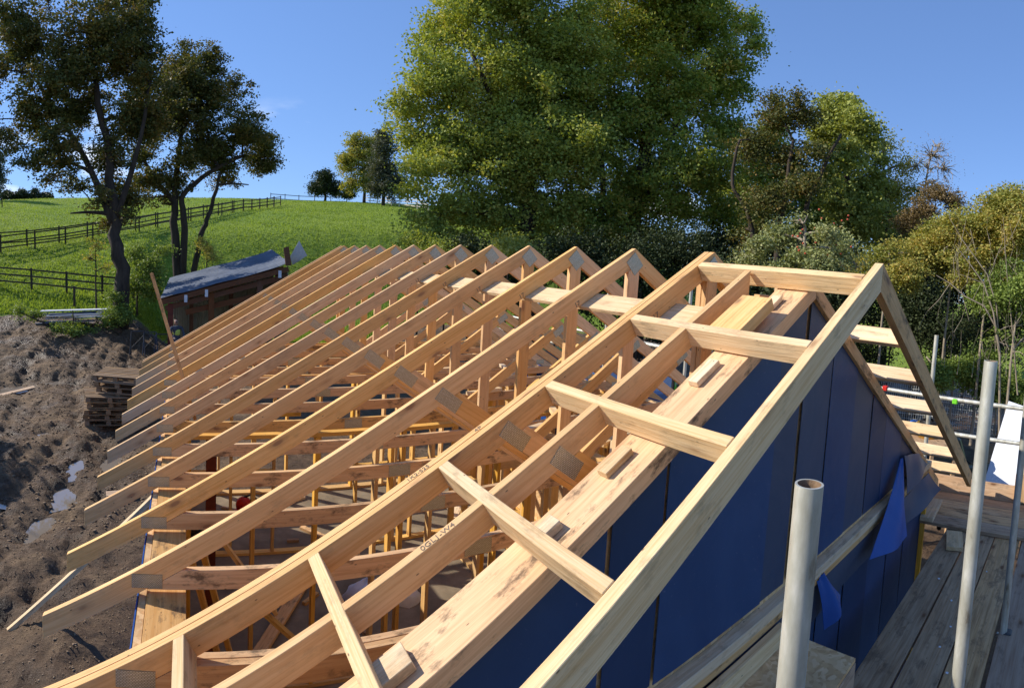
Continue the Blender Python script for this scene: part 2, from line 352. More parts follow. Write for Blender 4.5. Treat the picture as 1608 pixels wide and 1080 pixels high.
# ------------------------------------------------------------------ terrain
PUD = [(-4.75, 10.9, .75, .9), (-4.6, 9.6, .6, .7), (-5.1, 8.5, .75, .8), (-4.25, 12.0, .45, .9), (-8.3, 17.3, 1.3, .9), (-5.9, 13.2, .5, .35), (-7.2, 18.4, .9, .5), (-6.3, 9.2, .6, .5), (-4.3, 13.6, .35, .3)]
def height(x, y, fine=True):
    x = np.asarray(x, float); y = np.asarray(y, float)
    dx, dy = x-EYE.x, y; r = np.hypot(dx, dy); az = np.arctan2(dx, dy)
    P = np.interp(r, [0, 18, 20, 24, 27, 30, 39, 60, 90, 104, 150, 260, 900], [0, 0, .22, .9, 1.6, 2.25, 4.6, 8.6, 12.55, 12.9, 9, 5, 0])
    S = sstep((-3.2-x)/2.6); S = S+(1-S)*sstep((y-32)/14)
    S = S*(1-sstep((np.abs(az-.05)-.62)/.35))
    z = P*S - 1.0*sstep((r-9)/13)*sstep((az-.75)/.4)
    if fine:
        grass = grassmask(x, y)
        z = z+(fbm(x*1.1, y*1.1, 5, 3)-.5)*.26*(1-grass)*sstep((-2.9-x)/1.2)
        rid = np.abs(fbm(x*2.6+fbm(x, y, 2, 9)*2, y*1.2, 4, 5)-.5)
        z = z+(.16-rid*.8)*.34*(1-grass)*sstep((-3.0-x)/1.0)*sstep((30-r)/6)
        wv = x+.5*np.sin(y*.35)+(fbm(y*.25, x*.1, 2, 41)-.5)*2.2
        rut = np.maximum(np.exp(-((wv+4.6)/.16)**2), np.exp(-((wv+6.2)/.16)**2))+np.maximum(np.exp(-((wv+7.9)/.18)**2), np.exp(-((wv+5.4)/.12)**2)*.6)
        z = z-rut*(.09+.05*np.sin(y*9+x*3))*(1-grass)
        z = z+(fbm(x*6, y*6, 3, 21)-.5)*.10*(1-grass)*sstep((-2.9-x)/.6)
        z = z+(fbm(x*.9, y*.9, 4, 11)-.5)*.14*grass*sstep((95-r)/30)+(fbm(x*.06, y*.06, 2, 17)-.5)*.8*sstep((r-30)/25)
        m = np.exp(-((x+3.75)/.75)**2-((y-4.6)/1.7)**2); z = z+m*.42
        for px, py, a, c_ in PUD: z = z-.20*np.exp(-((x-px)/a)**2-((y-py)/c_)**2)
        ins = sstep((x+3.0)/.15)*sstep((3.0-x)/.15)*sstep((y-1.1)/.1)*sstep((9.9-y)/.2); z = z*(1-ins)-.12*ins
    return z
def grassmask(x, y):
    r = np.hypot(x-EYE.x, y); az = np.arctan2(x-EYE.x, y)
    t = r+(fbm(x*.5, y*.5, 3, 31)-.5)*3.5+sstep((az+.02)/.05)*3- sstep((az-.33)/.08)*14
    return sstep((t-25.2)/1.6)
def axis(lo, d0, d1, hi, fine, growth, cap):
    a = list(np.arange(d0, d1, fine)); s = fine
    while a[-1] < hi: s = min(s*growth, cap); a.append(a[-1]+s)
    s = fine
    while a[0] > lo: s = min(s*growth, cap); a.insert(0, a[0]-s)
    return np.array(a)
gx = axis(-500, -10.5, -2.6, 600, .075, 1.07, 30); gy = axis(-80, 3.2, 24, 900, .085, 1.045, 30)
X, Y = np.meshgrid(gx, gy); Z = height(X, Y)
nx, ny = len(gx), len(gy)
idx = (np.arange(ny-1)[:, None]*nx+np.arange(nx-1)[None, :]).ravel()
quads = np.stack([idx, idx+1, idx+nx+1, idx+nx], 1)
def npmesh(name, verts, faces, m, smooth=False):
    me = bpy.data.meshes.new(name); k = faces.shape[1]
    me.vertices.add(len(verts)); me.vertices.foreach_set('co', verts.astype(np.float32).ravel())
    me.loops.add(faces.size); me.loops.foreach_set('vertex_index', faces.astype(np.int32).ravel())
    me.polygons.add(len(faces)); me.polygons.foreach_set('loop_start', np.arange(0, faces.size, k, dtype=np.int32))
    me.polygons.foreach_set('loop_total', np.full(len(faces), k, dtype=np.int32))
    if smooth: me.polygons.foreach_set('use_smooth', np.ones(len(faces), dtype=bool))
    me.update(calc_edges=True); me.materials.append(m); return me
gme = npmesh('ground', np.stack([X.ravel(), Y.ravel(), Z.ravel()], 1), quads, GROUND, True)
ga = gme.attributes.new('grass', 'FLOAT', 'POINT'); ga.data.foreach_set('value', grassmask(X, Y).ravel().astype(np.float32))
tag(link('ground', gme), kind='structure')
def gz(x, y): return float(height(np.array([x]), np.array([y]))[0])
for i, (px, py, a, c_) in enumerate(PUD):
    k = 28; _q = np.array([(px+a*.8*q*math.cos(t), py+c_*.8*q*math.sin(t)) for q in (.2, .5, .8) for t in [j*.7 for j in range(9)]]); zz = float(np.percentile(height(_q[:, 0], _q[:, 1]), 45))
    mb = MB(); rr_ = np.linspace(.05, 1.7, 60)
    for tries in range(12):
        ring = []; miss = 0
        for t in [2*math.pi*q/64 for q in range(64)]:
            hx, hy = px+a*rr_*math.cos(t), py+c_*rr_*math.sin(t); hh_ = height(hx, hy); k_ = np.nonzero(hh_ > zz)[0]; k_ = k_[k_ > 8]
            if len(k_) == 0: miss += 1; q_ = 59
            else: q_ = k_[0]
            ring.append((float(hx[q_]), float(hy[q_]), zz))
        if miss == 0: break
        zz -= .012
    k = 64
    mb.add(ring, [list(range(k))])
    tag(link('puddle', mb.mesh('puddle', WATER)), kind='structure')

# ------------------------------------------------------------------ roof trusses
H, K, W = 4.45, .592, 3.33; DV = .120
def slope(x, o=0): return H-K*abs(x)-o
def rafter_poly(sgn, y, x_end=W, x_start=0, dv=DV, o=0):
    return [(sgn*x_start, y, slope(x_start, o)), (sgn*x_end, y, slope(x_end, o)), (sgn*x_end, y, slope(x_end, o+dv)), (sgn*x_start, y, slope(x_start, o+dv))]
TH = .036
def truss_meshes():
    d = {}
    for s in (-1, 1): d['rafter', s] = MB().prism(rafter_poly(s, 0), 0, TH, (0, 1, 0), Vector((s, 0, -K))).mesh('rafter', WOOD)
    xb = (H-DV-2.67)/K; xt = (H-DV-2.77)/K
    d['chord'] = MB().prism([(-xb+.004, 0, 2.67), (xb-.004, 0, 2.67), (xt-.004, 0, 2.77), (-xt+.004, 0, 2.77)], 0, TH, (0, 1, 0), Vector((1, 0, 0))).mesh('bottom_chord', WOODD)
    zt = lambda x: slope(x, DV)-.002
    d['post'] = MB().prism([(-.049, 0, 2.772), (.049, 0, 2.772), (.049, 0, zt(.049)), (0, 0, zt(0)), (-.049, 0, zt(.049))], 0, TH, (0, 1, 0), Vector((0, 0, 1))).mesh('king_post', WOOD)
    for s in (-1, 1):
        d['web', s] = MB().prism([(s*.051, 0, 2.772), (s*.051, 0, 2.80), (s*1.219, 0, zt(1.219)), (s*1.316, 0, zt(1.316)), (s*.19, 0, 2.772)], 0, TH, (0, 1, 0), Vector((s*1.2, 0, .75))).mesh('web', WOOD)
    def pl(cx, cz, w_, h_, ang=0):
        c_, s_ = math.cos(ang), math.sin(ang)
        q = [(cx+c_*i*w_/2-s_*j*h_/2, -.0015, cz+s_*i*w_/2+c_*j*h_/2) for i, j in ((-1, -1), (1, -1), (1, 1), (-1, 1))]
        m_ = MB().prism(q, -.0015, .001, (0, 1, 0), Vector((c_, 0, s_)))
        m_.uv = [((m_.v[i].x-cx)*c_+(m_.v[i].z-cz)*s_, -(m_.v[i].x-cx)*s_+(m_.v[i].z-cz)*c_) for f in m_.f for i in f]
        return m_.mesh('nail_plate', PLATE)
    a = math.atan(K)
    d['plates'] = [pl(0, H-.10, .10, .115, math.pi/4), pl(-2.80, 2.712, .15, .07), pl(2.80, 2.712, .15, .07),
                   pl(-1.28, slope(1.28, DV+.005), .15, .075, -.62), pl(1.28, slope(1.28, DV+.005), .15, .075, .62), pl(0, 2.79, .14, .095), pl(-1.05, 2.72, .17, .085)]
    return d
TM = truss_meshes()
GRP = 'roof trusses standing in a row on the walls'
def make_truss(y, label, name='roof_truss', group=GRP, plies=1):
    t = thing(name, label, 'roof truss', (0, y, 0), group)
    for p in range(plies):
        for key in (('rafter', -1), ('rafter', 1), 'chord', 'post', ('web', -1), ('web', 1)):
            me = TM[key]; o = link(me.name.split('.')[0], me, t, (0, p*(TH+.004), 0), .0015)
    for me in TM['plates']: link('nail_plate', me, t)
    return t
ordn = ['nearest full', 'second', 'third', 'fourth', 'fifth', 'sixth', 'seventh', 'eighth', 'ninth', 'tenth', 'eleventh', 'twelfth', 'farthest']
TY = [2.62+.6*i for i in range(12)]+[9.40]
for i, y in enumerate(TY):
    lab = {0: 'first single pine roof truss just behind the doubled truss', 11: 'pine roof truss next to last, almost touching the farthest truss', 12: 'farthest pine roof truss at the shed end of the roof'}.get(i, f'pale pine roof truss, {ordn[i]} single one behind the doubled truss')
    make_truss(y, lab)
t0 = make_truss(1.98, 'doubled pine truss of two plies that carries the gable ladder noggins', 'girder_truss', GRP, 2)
tg = make_truss(1.62, 'pine truss between the doubled truss and gable panel, stamped on its top edge', 'roof_truss', GRP)
for ch in list(tg.children):
    if ch.name.startswith('rafter'):
        s_ = -1 if ch.data == TM['rafter', -1] else 1
        ch.data = MB().prism(rafter_poly(s_, 0, W, .156), 0, TH, (0, 1, 0), Vector((s_, 0, -K))).mesh('rafter', WOOD)
    if ch.name.startswith('king_post'): ch.data = MB().box(-.049, .049, 0, TH, 2.772, 4.235).mesh('king_post', WOOD)
    if ch.data == TM['plates'][0]: bpy.data.objects.remove(ch)

def text(name, s, size, loc, ux, uy, parent, m=INK):
    cu = bpy.data.curves.new(name, 'FONT'); cu.body = s; cu.size = size; cu.extrude = .0004; cu.materials.append(m)
    o = bpy.data.objects.new(name, cu); COL.objects.link(o)
    ux = Vector(ux).normalized(); uy = Vector(uy); uy = (uy-ux*uy.dot(ux)).normalized(); uz = ux.cross(uy)
    mm = Matrix((ux, uy, uz)).transposed().to_4x4(); mm.translation = Vector(loc)
    bpy.context.view_layer.update()
    me = bpy.data.meshes.new_from_object(o); bpy.data.objects.remove(o); me.name = name
    if not me.materials: me.materials.append(m)
    o = link(name, me, parent); o.matrix_local = mm; return o
sd = Vector((1, 0, K)); nn = Vector((-K, 0, 1)).normalized()
def ontop(x, y, off): return Vector((x, y, slope(x)))+nn*off
text('stamped_lettering', '0GL1-W4', .034, ontop(-1.86, .004, .0012), sd, (0, 1, 0), tg)
text('stamped_lettering', '1K2-S25', .032, ontop(-1.75, .045, .0012), sd, (0, 1, 0), t0)
text('pencil_mark', '4P', .035, ontop(-1.45, .043, .0012), sd, (0, 1, 0), t0)
for o in [o for o in bpy.data.objects if o.name.startswith('roof_truss') and o.type == 'EMPTY'][:5]:
    text('pencil_mark', '17', .045, (-.47, -.0012, slope(.5)-.095), sd, (0, 0, 1), o)
text('pencil_mark', '17', .045, (-.47, -.0012, slope(.5)-.095), sd, (0, 0, 1), t0)

# long flat binder threaded through the trusses left of the king posts
_bd = Vector((1, 0, K)).normalized(); _bn = Vector((-K, 0, 1)).normalized(); _b0 = Vector((-.43, 1.56, slope(.43, DV+.003)))
solo('binder_board', MB().prism([_b0, _b0+_bd*.155, _b0+_bd*.155-_bn*.026, _b0-_bn*.026], 0, 7.7, (0, 1, 0), Vector((0, 1, 0))), SAWN, 'long flat pale binder board running through the trusses below the ridge', 'board', bevel=.002)

# ------------------------------------------------------------------ gable ladder
lad = thing('gable_ladder', 'overhanging pine ladder frame beyond the blue gable wall', 'roof ladder', (0, .96, 0))
for s in (-1, 1):
    part('rafter', MB().prism(rafter_poly(s, 0, W, 0, .14), 0, .045, (0, 1, 0), Vector((s, 0, -K))), WOODD if s > 0 else SAWN, lad, bevel=.002)
def noggin(s, x, y0, y1, parent, m=SAWN):
    w_ = .047; d = Vector((s, 0, -K)).normalized(); nn_ = Vector((s*K, 0, 1)).normalized()
    c_ = Vector((s*x, 0, slope(x)))+nn_*.0025
    q = [c_-d*w_/2, c_+d*w_/2, c_+d*w_/2-nn_*.098, c_-d*w_/2-nn_*.098]
    return part('noggin', MB().prism(q, y0-.96, y1-.96, (0, 1, 0), Vector((0, 1, 0))), m, parent, bevel=.0025)
nogs = [noggin(-1, x, 1.006, 1.978, lad) for x in (.13, .625, 1.12, 1.62, 2.14, 2.64)]
for x in (.62, 1.11, 1.60, 2.10, 2.60, 3.10): noggin(1, x, 1.006, 1.60, lad)
text('stamped_lettering', '0927-HN', .03, ontop(-2.655, .62, .004)+Vector((0, 0, 0)), (0, 1, 0), (1, 0, K), lad)

# gable spandrel panel: top plates, studs, membrane strips
gp = thing('gable_wall', 'triangular gable wall wrapped in dark blue membrane with pine top plates', 'gable wall', (0, 1.31, 0))
for s in (-1, 1):
    part('top_plate', MB().prism(rafter_poly(s, 0, 3.3, 0, .085, .122), 0, .185, (0, 1, 0), Vector((s, 0, -K))), WOODD, gp, bevel=.002)
def strip(parent, x0, x1, zb, dy, m, zt=None, slant=None, y0=.022, lab=None):
    """a hanging strip of membrane from zb up to the gable slope (or to zt)"""
    top = (lambda x: slope(x, .21)) if zt is None else (lambda x: zt)
    k = 7; xs = [x0+(x1-x0)*i/k for i in range(k+1)]
    if zt is None and x0 < 0 < x1: xs = sorted(xs+[0.])
    V, F = [], []; rows = 9
    for j in range(rows+1):
        for x in xs:
            zz = zb+(max(top(x), zb+.01)-zb)*j/rows
            V.append((x, y0+dy+.0015*math.sin(x*7+zz*2.1+x0*7), zz))
    q = len(xs)
    for j in range(rows):
        for i in range(q-1): F.append([j*q+i, j*q+i+1, (j+1)*q+i+1, (j+1)*q+i])
    mb = MB(); mb.add(V, F, Vector((0, 0, 1)))
    o = link('membrane_strip', mb.mesh('membrane_strip', m, True), parent)
    md = o.modifiers.new('t', 'SOLIDIFY'); md.thickness = .003; md.offset = -1; md.use_rim_only = False
    es = o.modifiers.new('e', 'EDGE_SPLIT'); es.split_angle = .6
    return o
seams = [(-2.80, -1.985), (-1.975, -1.315), (-1.295, -1.035), (-1.022, -.26), (-.25, -.022), (.014, .34), (.35, .735), (.74, 1.08), (1.09, 1.40), (1.405, 1.83), (1.84, 2.78)]
sm = [NAVY, NAVY, NAVY, NAVY, GREYM, GREYM, NAVY, GREYM, NAVY, NAVY, NAVY]
for i, (a, b_) in enumerate(seams): strip(gp, a, b_, 2.74, (.0, .006, .003)[i % 3], sm[i])
part('sheathing', MB().prism([(-2.8, 0, 2.70), (2.8, 0, 2.70), (2.8, 0, slope(2.8, .215)), (0, 0, slope(0, .215)), (-2.8, 0, slope(2.8, .215))], .045, .06, (0, 1, 0)), OSB, gp)
for x in [-2.4+.6*i for i in range(9)]:
    if abs(x) < 2.45: part('stud', MB().box(x-.019, x+.019, .062, .18, 2.70, slope(abs(x)+.02, .21)), WOOD, gp)
part('bottom_plate', MB().box(-2.82, 2.82, -.022, .16, 2.645, 2.70), SAWN, gp, bevel=.003)
def cloth(name, pts, m, parent, sag=.0, nu=8, nv=8, lab=None):
    """bilinear sheet over 4 corners with bulge"""
    a, b_, c_, d = [Vector(p) for p in pts]; V = []; F = []
    for j in range(nv+1):
        for i in range(nu+1):
            s, t = i/nu, j/nv
            p = a*(1-s)*(1-t)+b_*s*(1-t)+c_*s*t+d*(1-s)*t
            p.y -= sag*math.sin(math.pi*s)*math.sin(math.pi*min(1, t*1.1)*.5)+.008*math.sin(s*9+t*4)
            V.append(p)
    for j in range(nv):
        for i in range(nu): F.append([j*(nu+1)+i, j*(nu+1)+i+1, (j+1)*(nu+1)+i+1, (j+1)*(nu+1)+i])
    o = link(name, MB().add(V, F).mesh(name, m, True), parent)
    md = o.modifiers.new('t', 'SOLIDIFY'); md.thickness = .003
    es = o.modifiers.new('e', 'EDGE_SPLIT'); es.split_angle = .7
    return tag(o, lab)
# aprons lapping over the joint, one peeled back
cloth('membrane_flap', [(1.76, -.01, 2.98), (1.80, -.012, 2.98), (1.66, -.15, 2.42), (.98, -.10, 2.50)], BLUE, gp, .05, lab='bright blue peeled corner of membrane')
cloth('membrane_flap', [(1.84, -.014, 2.99), (2.30, -.012, 2.90), (2.62, -.02, 2.72), (1.90, -.06, 2.66)], GREYM, gp, .03)

# ground floor gable wall
gw = thing('ground_floor_gable_wall', 'ground floor gable wall in dark blue membrane below the gable panel', 'wall', (0, 1.31, 0))
part('head_plate', MB().box(-2.82, 2.80, -.012, .18, 2.595, 2.642), WOODD, gw, bevel=.003)
part('sheathing', MB().box(-2.82, 2.80, .045, .06, .1, 2.59), OSB, gw)
part('corner_post', MB().box(2.765, 2.81, -.016, .04, .1, 2.59), YEL, gw)
for i, (a, b_) in enumerate([(-2.80, -2.0), (-1.99, -1.2), (-1.19, -.5), (-.49, .02), (.03, .43), (.435, .82), (.83, 1.28), (1.29, 1.72), (1.73, 2.18), (2.19, 2.45), (2.46, 2.76)]):
    strip(gw, a, b_, .15, (.0, .006, .003)[i % 3], NAVY, 2.59, y0=.018)
cloth('membrane_flap', [(-.62, -.0, 2.60), (1.30, -.0, 2.60), (1.30, -.004, 2.40), (-.62, -.004, 2.38)], GREYM, gw, .004)
cloth('membrane_flap', [(1.90, -.012, 2.60), (2.74, -.012, 2.60), (2.80, -.14, 2.44), (1.92, -.05, 2.38)], GREYM, gw, .02)
cloth('membrane_flap', [(.32, -.012, 2.62), (.40, -.012, 2.64), (.50, -.09, 2.48), (.30, -.10, 2.37)], BLUE, gw, .05, lab='bright blue peeled corner of membrane')

# packers and offcuts lying on the gable plate
def slab_on(x0, x1, y0, y1, o, t, m, name, label, sgn=-1, skew=0):
    d = Vector((sgn, 0, -K)).normalized(); nn_ = Vector((sgn*K, 0, 1)).normalized()
    a = Vector((sgn*x0, y0, slope(x0, o))); b_ = Vector((sgn*x1, y0+skew, slope(x1, o)))
    q = [a, b_, b_+Vector((0, y1-y0, 0)), a+Vector((0, y1-y0, 0))]
    return solo(name, MB().prism(q, .002, t, nn_, d), m, label, 'timber offcut', 'offcuts lying on the gable plate', bevel=.002)
PO = .122
slab_on(.33, .60, 1.355, 1.52, PO-.05, .062, WOOD, 'timber_block', 'thick pale timber block on the gable plate near the ridge')
slab_on(.36, .56, 1.42, 1.46, PO, .033, SAWN, 'packer', 'thin packer under the thick timber block')
slab_on(.18, .27, 1.40, 1.45, PO, .028, SAWN, 'packer', 'small packer on the plate below the highest noggin')
slab_on(.66, .80, 1.40, 1.45, PO, .028, SAWN, 'packer', 'small packer on the plate under the second noggin')
slab_on(1.15, 1.27, 1.40, 1.45, PO, .028, SAWN, 'packer', 'splintered packer on the plate under the third noggin')
slab_on(1.47, 1.56, 1.385, 1.44, PO, .036, SAWN, 'packer', 'small packer block just uphill of the fourth noggin')
slab_on(1.98, 2.08, 1.36, 1.45, PO, .036, SAWN, 'packer', 'packer block on the plate beside the fifth noggin')

# ------------------------------------------------------------------ walls and floor of the house
tag(solo('floor_slab', MB().box(-2.83, 2.83, 1.37, 9.8, -.3, .06), SLAB, 'dusty concrete floor slab inside the timber frame', 'floor'), kind='structure')
def stud_wall(name, label, axis_, c0, c1, pos, th, z1, m, studs, openings=(), plate_m=None, osb=False, memb=None, nog=True, plate_w=None):
    t = thing(name, label, 'wall', (0, 0, 0), 'timber frame walls of the house')
    def bx(a0, a1, b0, b1, z0_, z1_):
        return MB().box(a0, a1, b0, b1, z0_, z1_) if axis_ == 'x' else MB().box(b0, b1, a0, a1, z0_, z1_)
    pw = plate_w or th
    part('head_plate', bx(c0, c1, pos, pos+pw, z1-.038, z1), plate_m or m, t, bevel=.002)
    part('sole_plate', bx(c0, c1, pos, pos+th, .062, .10), m, t)
    ss = sorted(studs)
    for s in ss: part('stud', bx(s-.019, s+.019, pos, pos+th, .101, z1-.04), m, t)
    if nog:
        for a, b_ in zip(ss[:-1], ss[1:]):
            if b_-a > .25 and not any(o0 <= (a+b_)/2 <= o1 for o0, o1 in openings):
                part('noggin', bx(a+.021, b_-.021, pos+.01, pos+th-.01, 1.25, 1.288), m, t)
    for o0, o1 in openings: part('lintel', bx(o0+.02, o1-.02, pos+.005, pos+th-.005, 2.05, 2.2), m, t)
    return t
def rs(a, b_, st=.6): return [a+.019+i*st for i in range(int((b_-a)/st)+1)]
ys = rs(1.5, 9.6)
lw = stud_wall('left_wall', 'left long timber frame wall along the muddy side', 'y', 1.5, 9.7, -2.80, .14, 2.65, YEL, sorted(ys+[y+.04 for y in ys[2::3]]), plate_m=WOODD, plate_w=.19)
part('membrane', MB().box(-2.852, -2.845, 1.5, 9.7, .1, 2.62), BLUE, lw)
part('sheathing', MB().box(-2.84, -2.805, 1.5, 9.7, .1, 2.63), OSB, lw)
rw = stud_wall('right_wall', 'right long timber frame wall sheathed in brown board', 'y', 1.5, 9.7, 2.66, .14, 2.65, YEL, sorted(ys+[y+.04 for y in ys[1::2]]), plate_m=WOOD)
for a, b_ in ((1.5, 3.3), (4.1, 6.6), (7.8, 9.7)): part('sheathing', MB().box(2.805, 2.815, a, b_, .1, 2.63), OSB, rw)
for a, b_ in ((3.3, 4.1), (6.6, 7.8)): part('sheathing', MB().box(2.805, 2.815, a, b_, .1, 1.0), OSB, rw)
part('membrane', MB().box(2.82, 2.826, 1.5, 3.3, .1, 2.66), NAVY, rw); part('membrane', MB().box(2.82, 2.826, 4.1, 9.7, .1, 2.66), BLUE, rw)
stud_wall('far_wall', 'timber frame end wall below the farthest trusses', 'x', -2.65, 2.65, 9.56, .14, 2.65, YEL, rs(-2.65, 2.65))
stud_wall('partition_wall', 'yellow stud partition across the house under the fifth truss', 'x', -2.60, 2.6, 5.06, .09, 2.63, YEL, rs(-2.6, 2.5)+[-.62, -.5, .62, 1.8], [(.62, 1.41)])
stud_wall('partition_wall', 'yellow stud partition across the far half of the house', 'x', -2.60, 2.6, 7.56, .09, 2.63, YEL, rs(-2.6, 2.5, .6)+[.7], [(-1.6, -1.0)])
stud_wall('partition_wall', 'short yellow stud partition standing along the near right room', 'y', 1.55, 5.0, .72, .09, 2.63, YEL, rs(1.55, 4.9, .45)+[2.2, 3.5, 3.6], [])
stud_wall('partition_wall', 'yellow stud partition running away behind the cross wall', 'y', 5.2, 7.5, 1.15, .09, 2.63, YEL, rs(5.2, 7.4, .4)+[6.3], [])
stud_wall('partition_wall', 'low nailed stud frame standing in the near right room', 'x', .85, 2.6, 3.55, .09, 2.63, YEL, rs(.85, 2.5, .35), [])
# triangular sloping brace studs in the near left room
for i, (a, b_, lab) in enumerate([((-2.58, 3.6, 2.3), (-2.15, 4.75, .1), 'yellow raking brace against the left wall, nearest of four'),
                                  ((-2.50, 3.7, 2.3), (-2.05, 4.80, .1), 'yellow raking brace beside the nearest one in the left room'),
                                  ((-2.30, 2.9, 1.9), (-1.62, 3.85, .1), 'yellow raking brace leaning towards the room floor'),
                                  ((-2.22, 2.9, 1.9), (-1.54, 3.85, .1), 'yellow raking brace paired with the one leaning into the room')]):
    solo('raking_brace', MB().beam(a, b_, .04, .09, (0, 1, 0)), YEL, lab, 'brace', 'raking braces in the left room')
solo('diagonal_brace', MB().beam((-2.45, 5.03, 1.9), (-1.75, 5.03, .9), .035, .09, (0, 1, 0)), YEL, 'yellow diagonal brace nailed across the cross partition at left', 'brace')
solo('diagonal_brace', MB().beam((-1.9, 5.02, .95), (-1.2, 5.02, .25), .035, .09, (0, 1, 0)), YEL, 'low yellow diagonal brace on the cross partition', 'brace')
solo('wall_brace', MB().beam((-2.87, 5.58, 1.88), (-4.9, 5.66, -.25), .045, .085, (0, 1, 0)), SAWN, 'long raking plank from the mud up to the left wall', 'plank')
solo('leaning_batten', MB().beam((-3.01, 6.5, 4.06), (-2.50, 6.5, 2.35), .038, .06, (0, 1, 0)), WOODD, 'pale batten standing up through the left eave among the trusses', 'batten')
# steel column and beam
sc = thing('steel_column', 'rust red steel column with a short beam inside the left wall', 'column', (-2.36, 5.42, 0))
part('shaft', MB().box(-.05, .05, -.05, .05, .062, 2.5), OXIDE, sc); part('cap_plate', MB().box(-.12, .16, -.1, .1, 2.502, 2.52), OXIDE, sc)
part('beam', MB().box(-.1, .34, -.04, .04, 2.522, 2.62), OXIDE, sc); part('base_plate', MB().box(-.1, .1, -.1, .1, .062, .074), OXIDE, sc)
# things lying on the floor
def plank(p0, p1, w_, h_, m, label, name='plank', cat='plank', up=(0, 0, 1)):
    return solo(name, MB().beam(p0, p1, w_, h_, up), m, label, cat, bevel=.003)
plank((-1.95, 5.35, .115), (-1.0, 6.9, .115), .14, .045, WOODD, 'brown plank lying on the slab beyond the cross partition')
plank((-.9, 3.1, .085), (.1, 3.9, .085), .14, .045, WOOD, 'plank lying on the slab of the near room')
plank((-1.7, 3.3, .10), (-.9, 4.3, .10), .12, .05, WOODD, 'dull plank on the floor in front of the cross partition')
plank((.2, 5.6, .085), (.8, 5.9, .085), .2, .045, WOOD, 'short wide offcut on the floor by the standing partition', 'timber_offcut', 'offcut')
plank((-.1, 6.2, .085), (.2, 6.9, .085), .14, .045, SAWN, 'pale offcut on the slab in the middle room', 'timber_offcut', 'offcut')
plank((1.6, 7.9, .085), (2.4, 8.9, .085), .14, .045, SAWN, 'pale plank on the slab of the far room')
plank((-.55, 7.0, .085), (-.2, 7.35, .085), .1, .045, SAWN, 'bright short offcut leaning by the far partition', 'timber_offcut', 'offcut')
def offcut(x, y, a, l):
    wd = random.choice((.05, .09, .04)); m_, tone = random.choice(((SAWN, 'pale'), (WOODD, 'tan'), (BOARD, 'dark brown')))
    room = ('near' if y < 5.1 else 'middle' if y < 7.5 else 'far')+' room, '+('by the left wall' if x < -1.5 else 'left of centre' if x < 0 else 'right of centre' if x < 1.4 else 'by the right wall')
    size = ('short', 'medium', 'long')[min(2, int((l-.08)/.075))]; shape = {.05: 'narrow', .09: 'wide', .04: 'thin'}[wd]
    solo('timber_offcut', MB().beam((x-l*math.cos(a), y-l*math.sin(a), .083), (x+l*math.cos(a), y+l*math.sin(a), .083), wd, .04), m_, f'{size} {shape} {tone} offcut on the slab of the {room}', 'offcut', 'offcuts scattered on the slab')
for i in range(40):                     # scattered offcuts on the floor, countable
    x = random.uniform(-2.3, 2.4); y = random.uniform(2.0, 9.3); a = random.uniform(0, 3.1); l = random.uniform(.08, .3)
    if abs(y-5.1) < .25 or abs(y-7.6) < .25 or abs(x-.76) < .2 or abs(x-1.2) < .15: continue
    offcut(x, y, a, l)
def heap(name, c_, sx_, sy_, sz_, m, label, cat, seed=0, k=14):
    V, F = [], []
    for j in range(k+1):
        for i in range(k):
            t = 2*math.pi*i/k; p = math.pi*.5*j/k
            rr_ = 1+.22*math.sin(3*t+seed)*math.cos(p)+.12*math.sin(7*t+5*p+seed)
            V.append((c_[0]+sx_*rr_*math.cos(t)*math.cos(p), c_[1]+sy_*rr_*math.sin(t)*math.cos(p), c_[2]+sz_*math.sin(p)*(1+.12*math.sin(4*t+seed*2))))
    for j in range(k):
        for i in range(k): F.append([j*k+i, j*k+(i+1) % k, (j+1)*k+(i+1) % k, (j+1)*k+i])
    return solo(name, MB().add(V, F), m, label, cat, smooth=True)
heap('white_sack', (-.42, 6.25, .06), .28, .2, .28, WHITE, 'crumpled white sack on the slab behind the cross partition, left one', 'sack', 1)
heap('white_sack', (-.02, 6.2, .06), .26, .2, .26, WHITE, 'crumpled white sack on the slab behind the cross partition, right one', 'sack', 4)
heap('black_sheet', (.1, 4.35, .06), .55, .4, .14, BLACKP, 'black plastic sheet bundled on the near room floor', 'plastic sheet', 2)
heap('black_sheet', (-2.25, 8.1, .06), .3, .3, .3, BLACKP, 'black bag on the floor by the left wall', 'bag', 3)
saw = thing('chop_saw', 'small red power saw standing on the slab by the left wall', 'power saw', (-1.62, 8.75, .06))
part('base', MB().box(-.18, .18, -.14, .14, .0, .07), REDP, saw); part('blade_guard', MB().tube([(-.05, -.05, .2), (-.05, .03, .2)], .13, 14), REDP, saw, True)
part('handle', MB().tube([(-.05, 0, .32), (.06, 0, .36), (.16, 0, .28)], .018), BLACKP, saw, True); part('motor', MB().tube([(-.05, .03, .2), (-.05, .16, .2)], .06, 12), STEEL, saw, True)
# loose scraps on top of the bottom chords (right side of the roof)
for i, (x, y, a, l) in enumerate([(.5, 4.2, .3, .3), (.9, 4.5, 1.1, .22), (1.1, 5.1, .5, .28), (.7, 5.6, .2, .25), (1.5, 4.9, .9, .3), (1.3, 6.2, .4, .3), (.6, 3.3, .8, .3), (1.0, 3.6, .2, .35), (1.7, 6.7, 1.3, .3), (.9, 6.9, .1, .3)]):
    solo('timber_offcut', MB().beam((x-l*math.cos(a), y-l*math.sin(a), 2.795), (x+l*math.cos(a), y+l*math.sin(a), 2.795), .07, .04), SAWN, 'pale offcut resting across the bottom chords at the right', 'offcut', 'offcuts resting on the bottom chords')

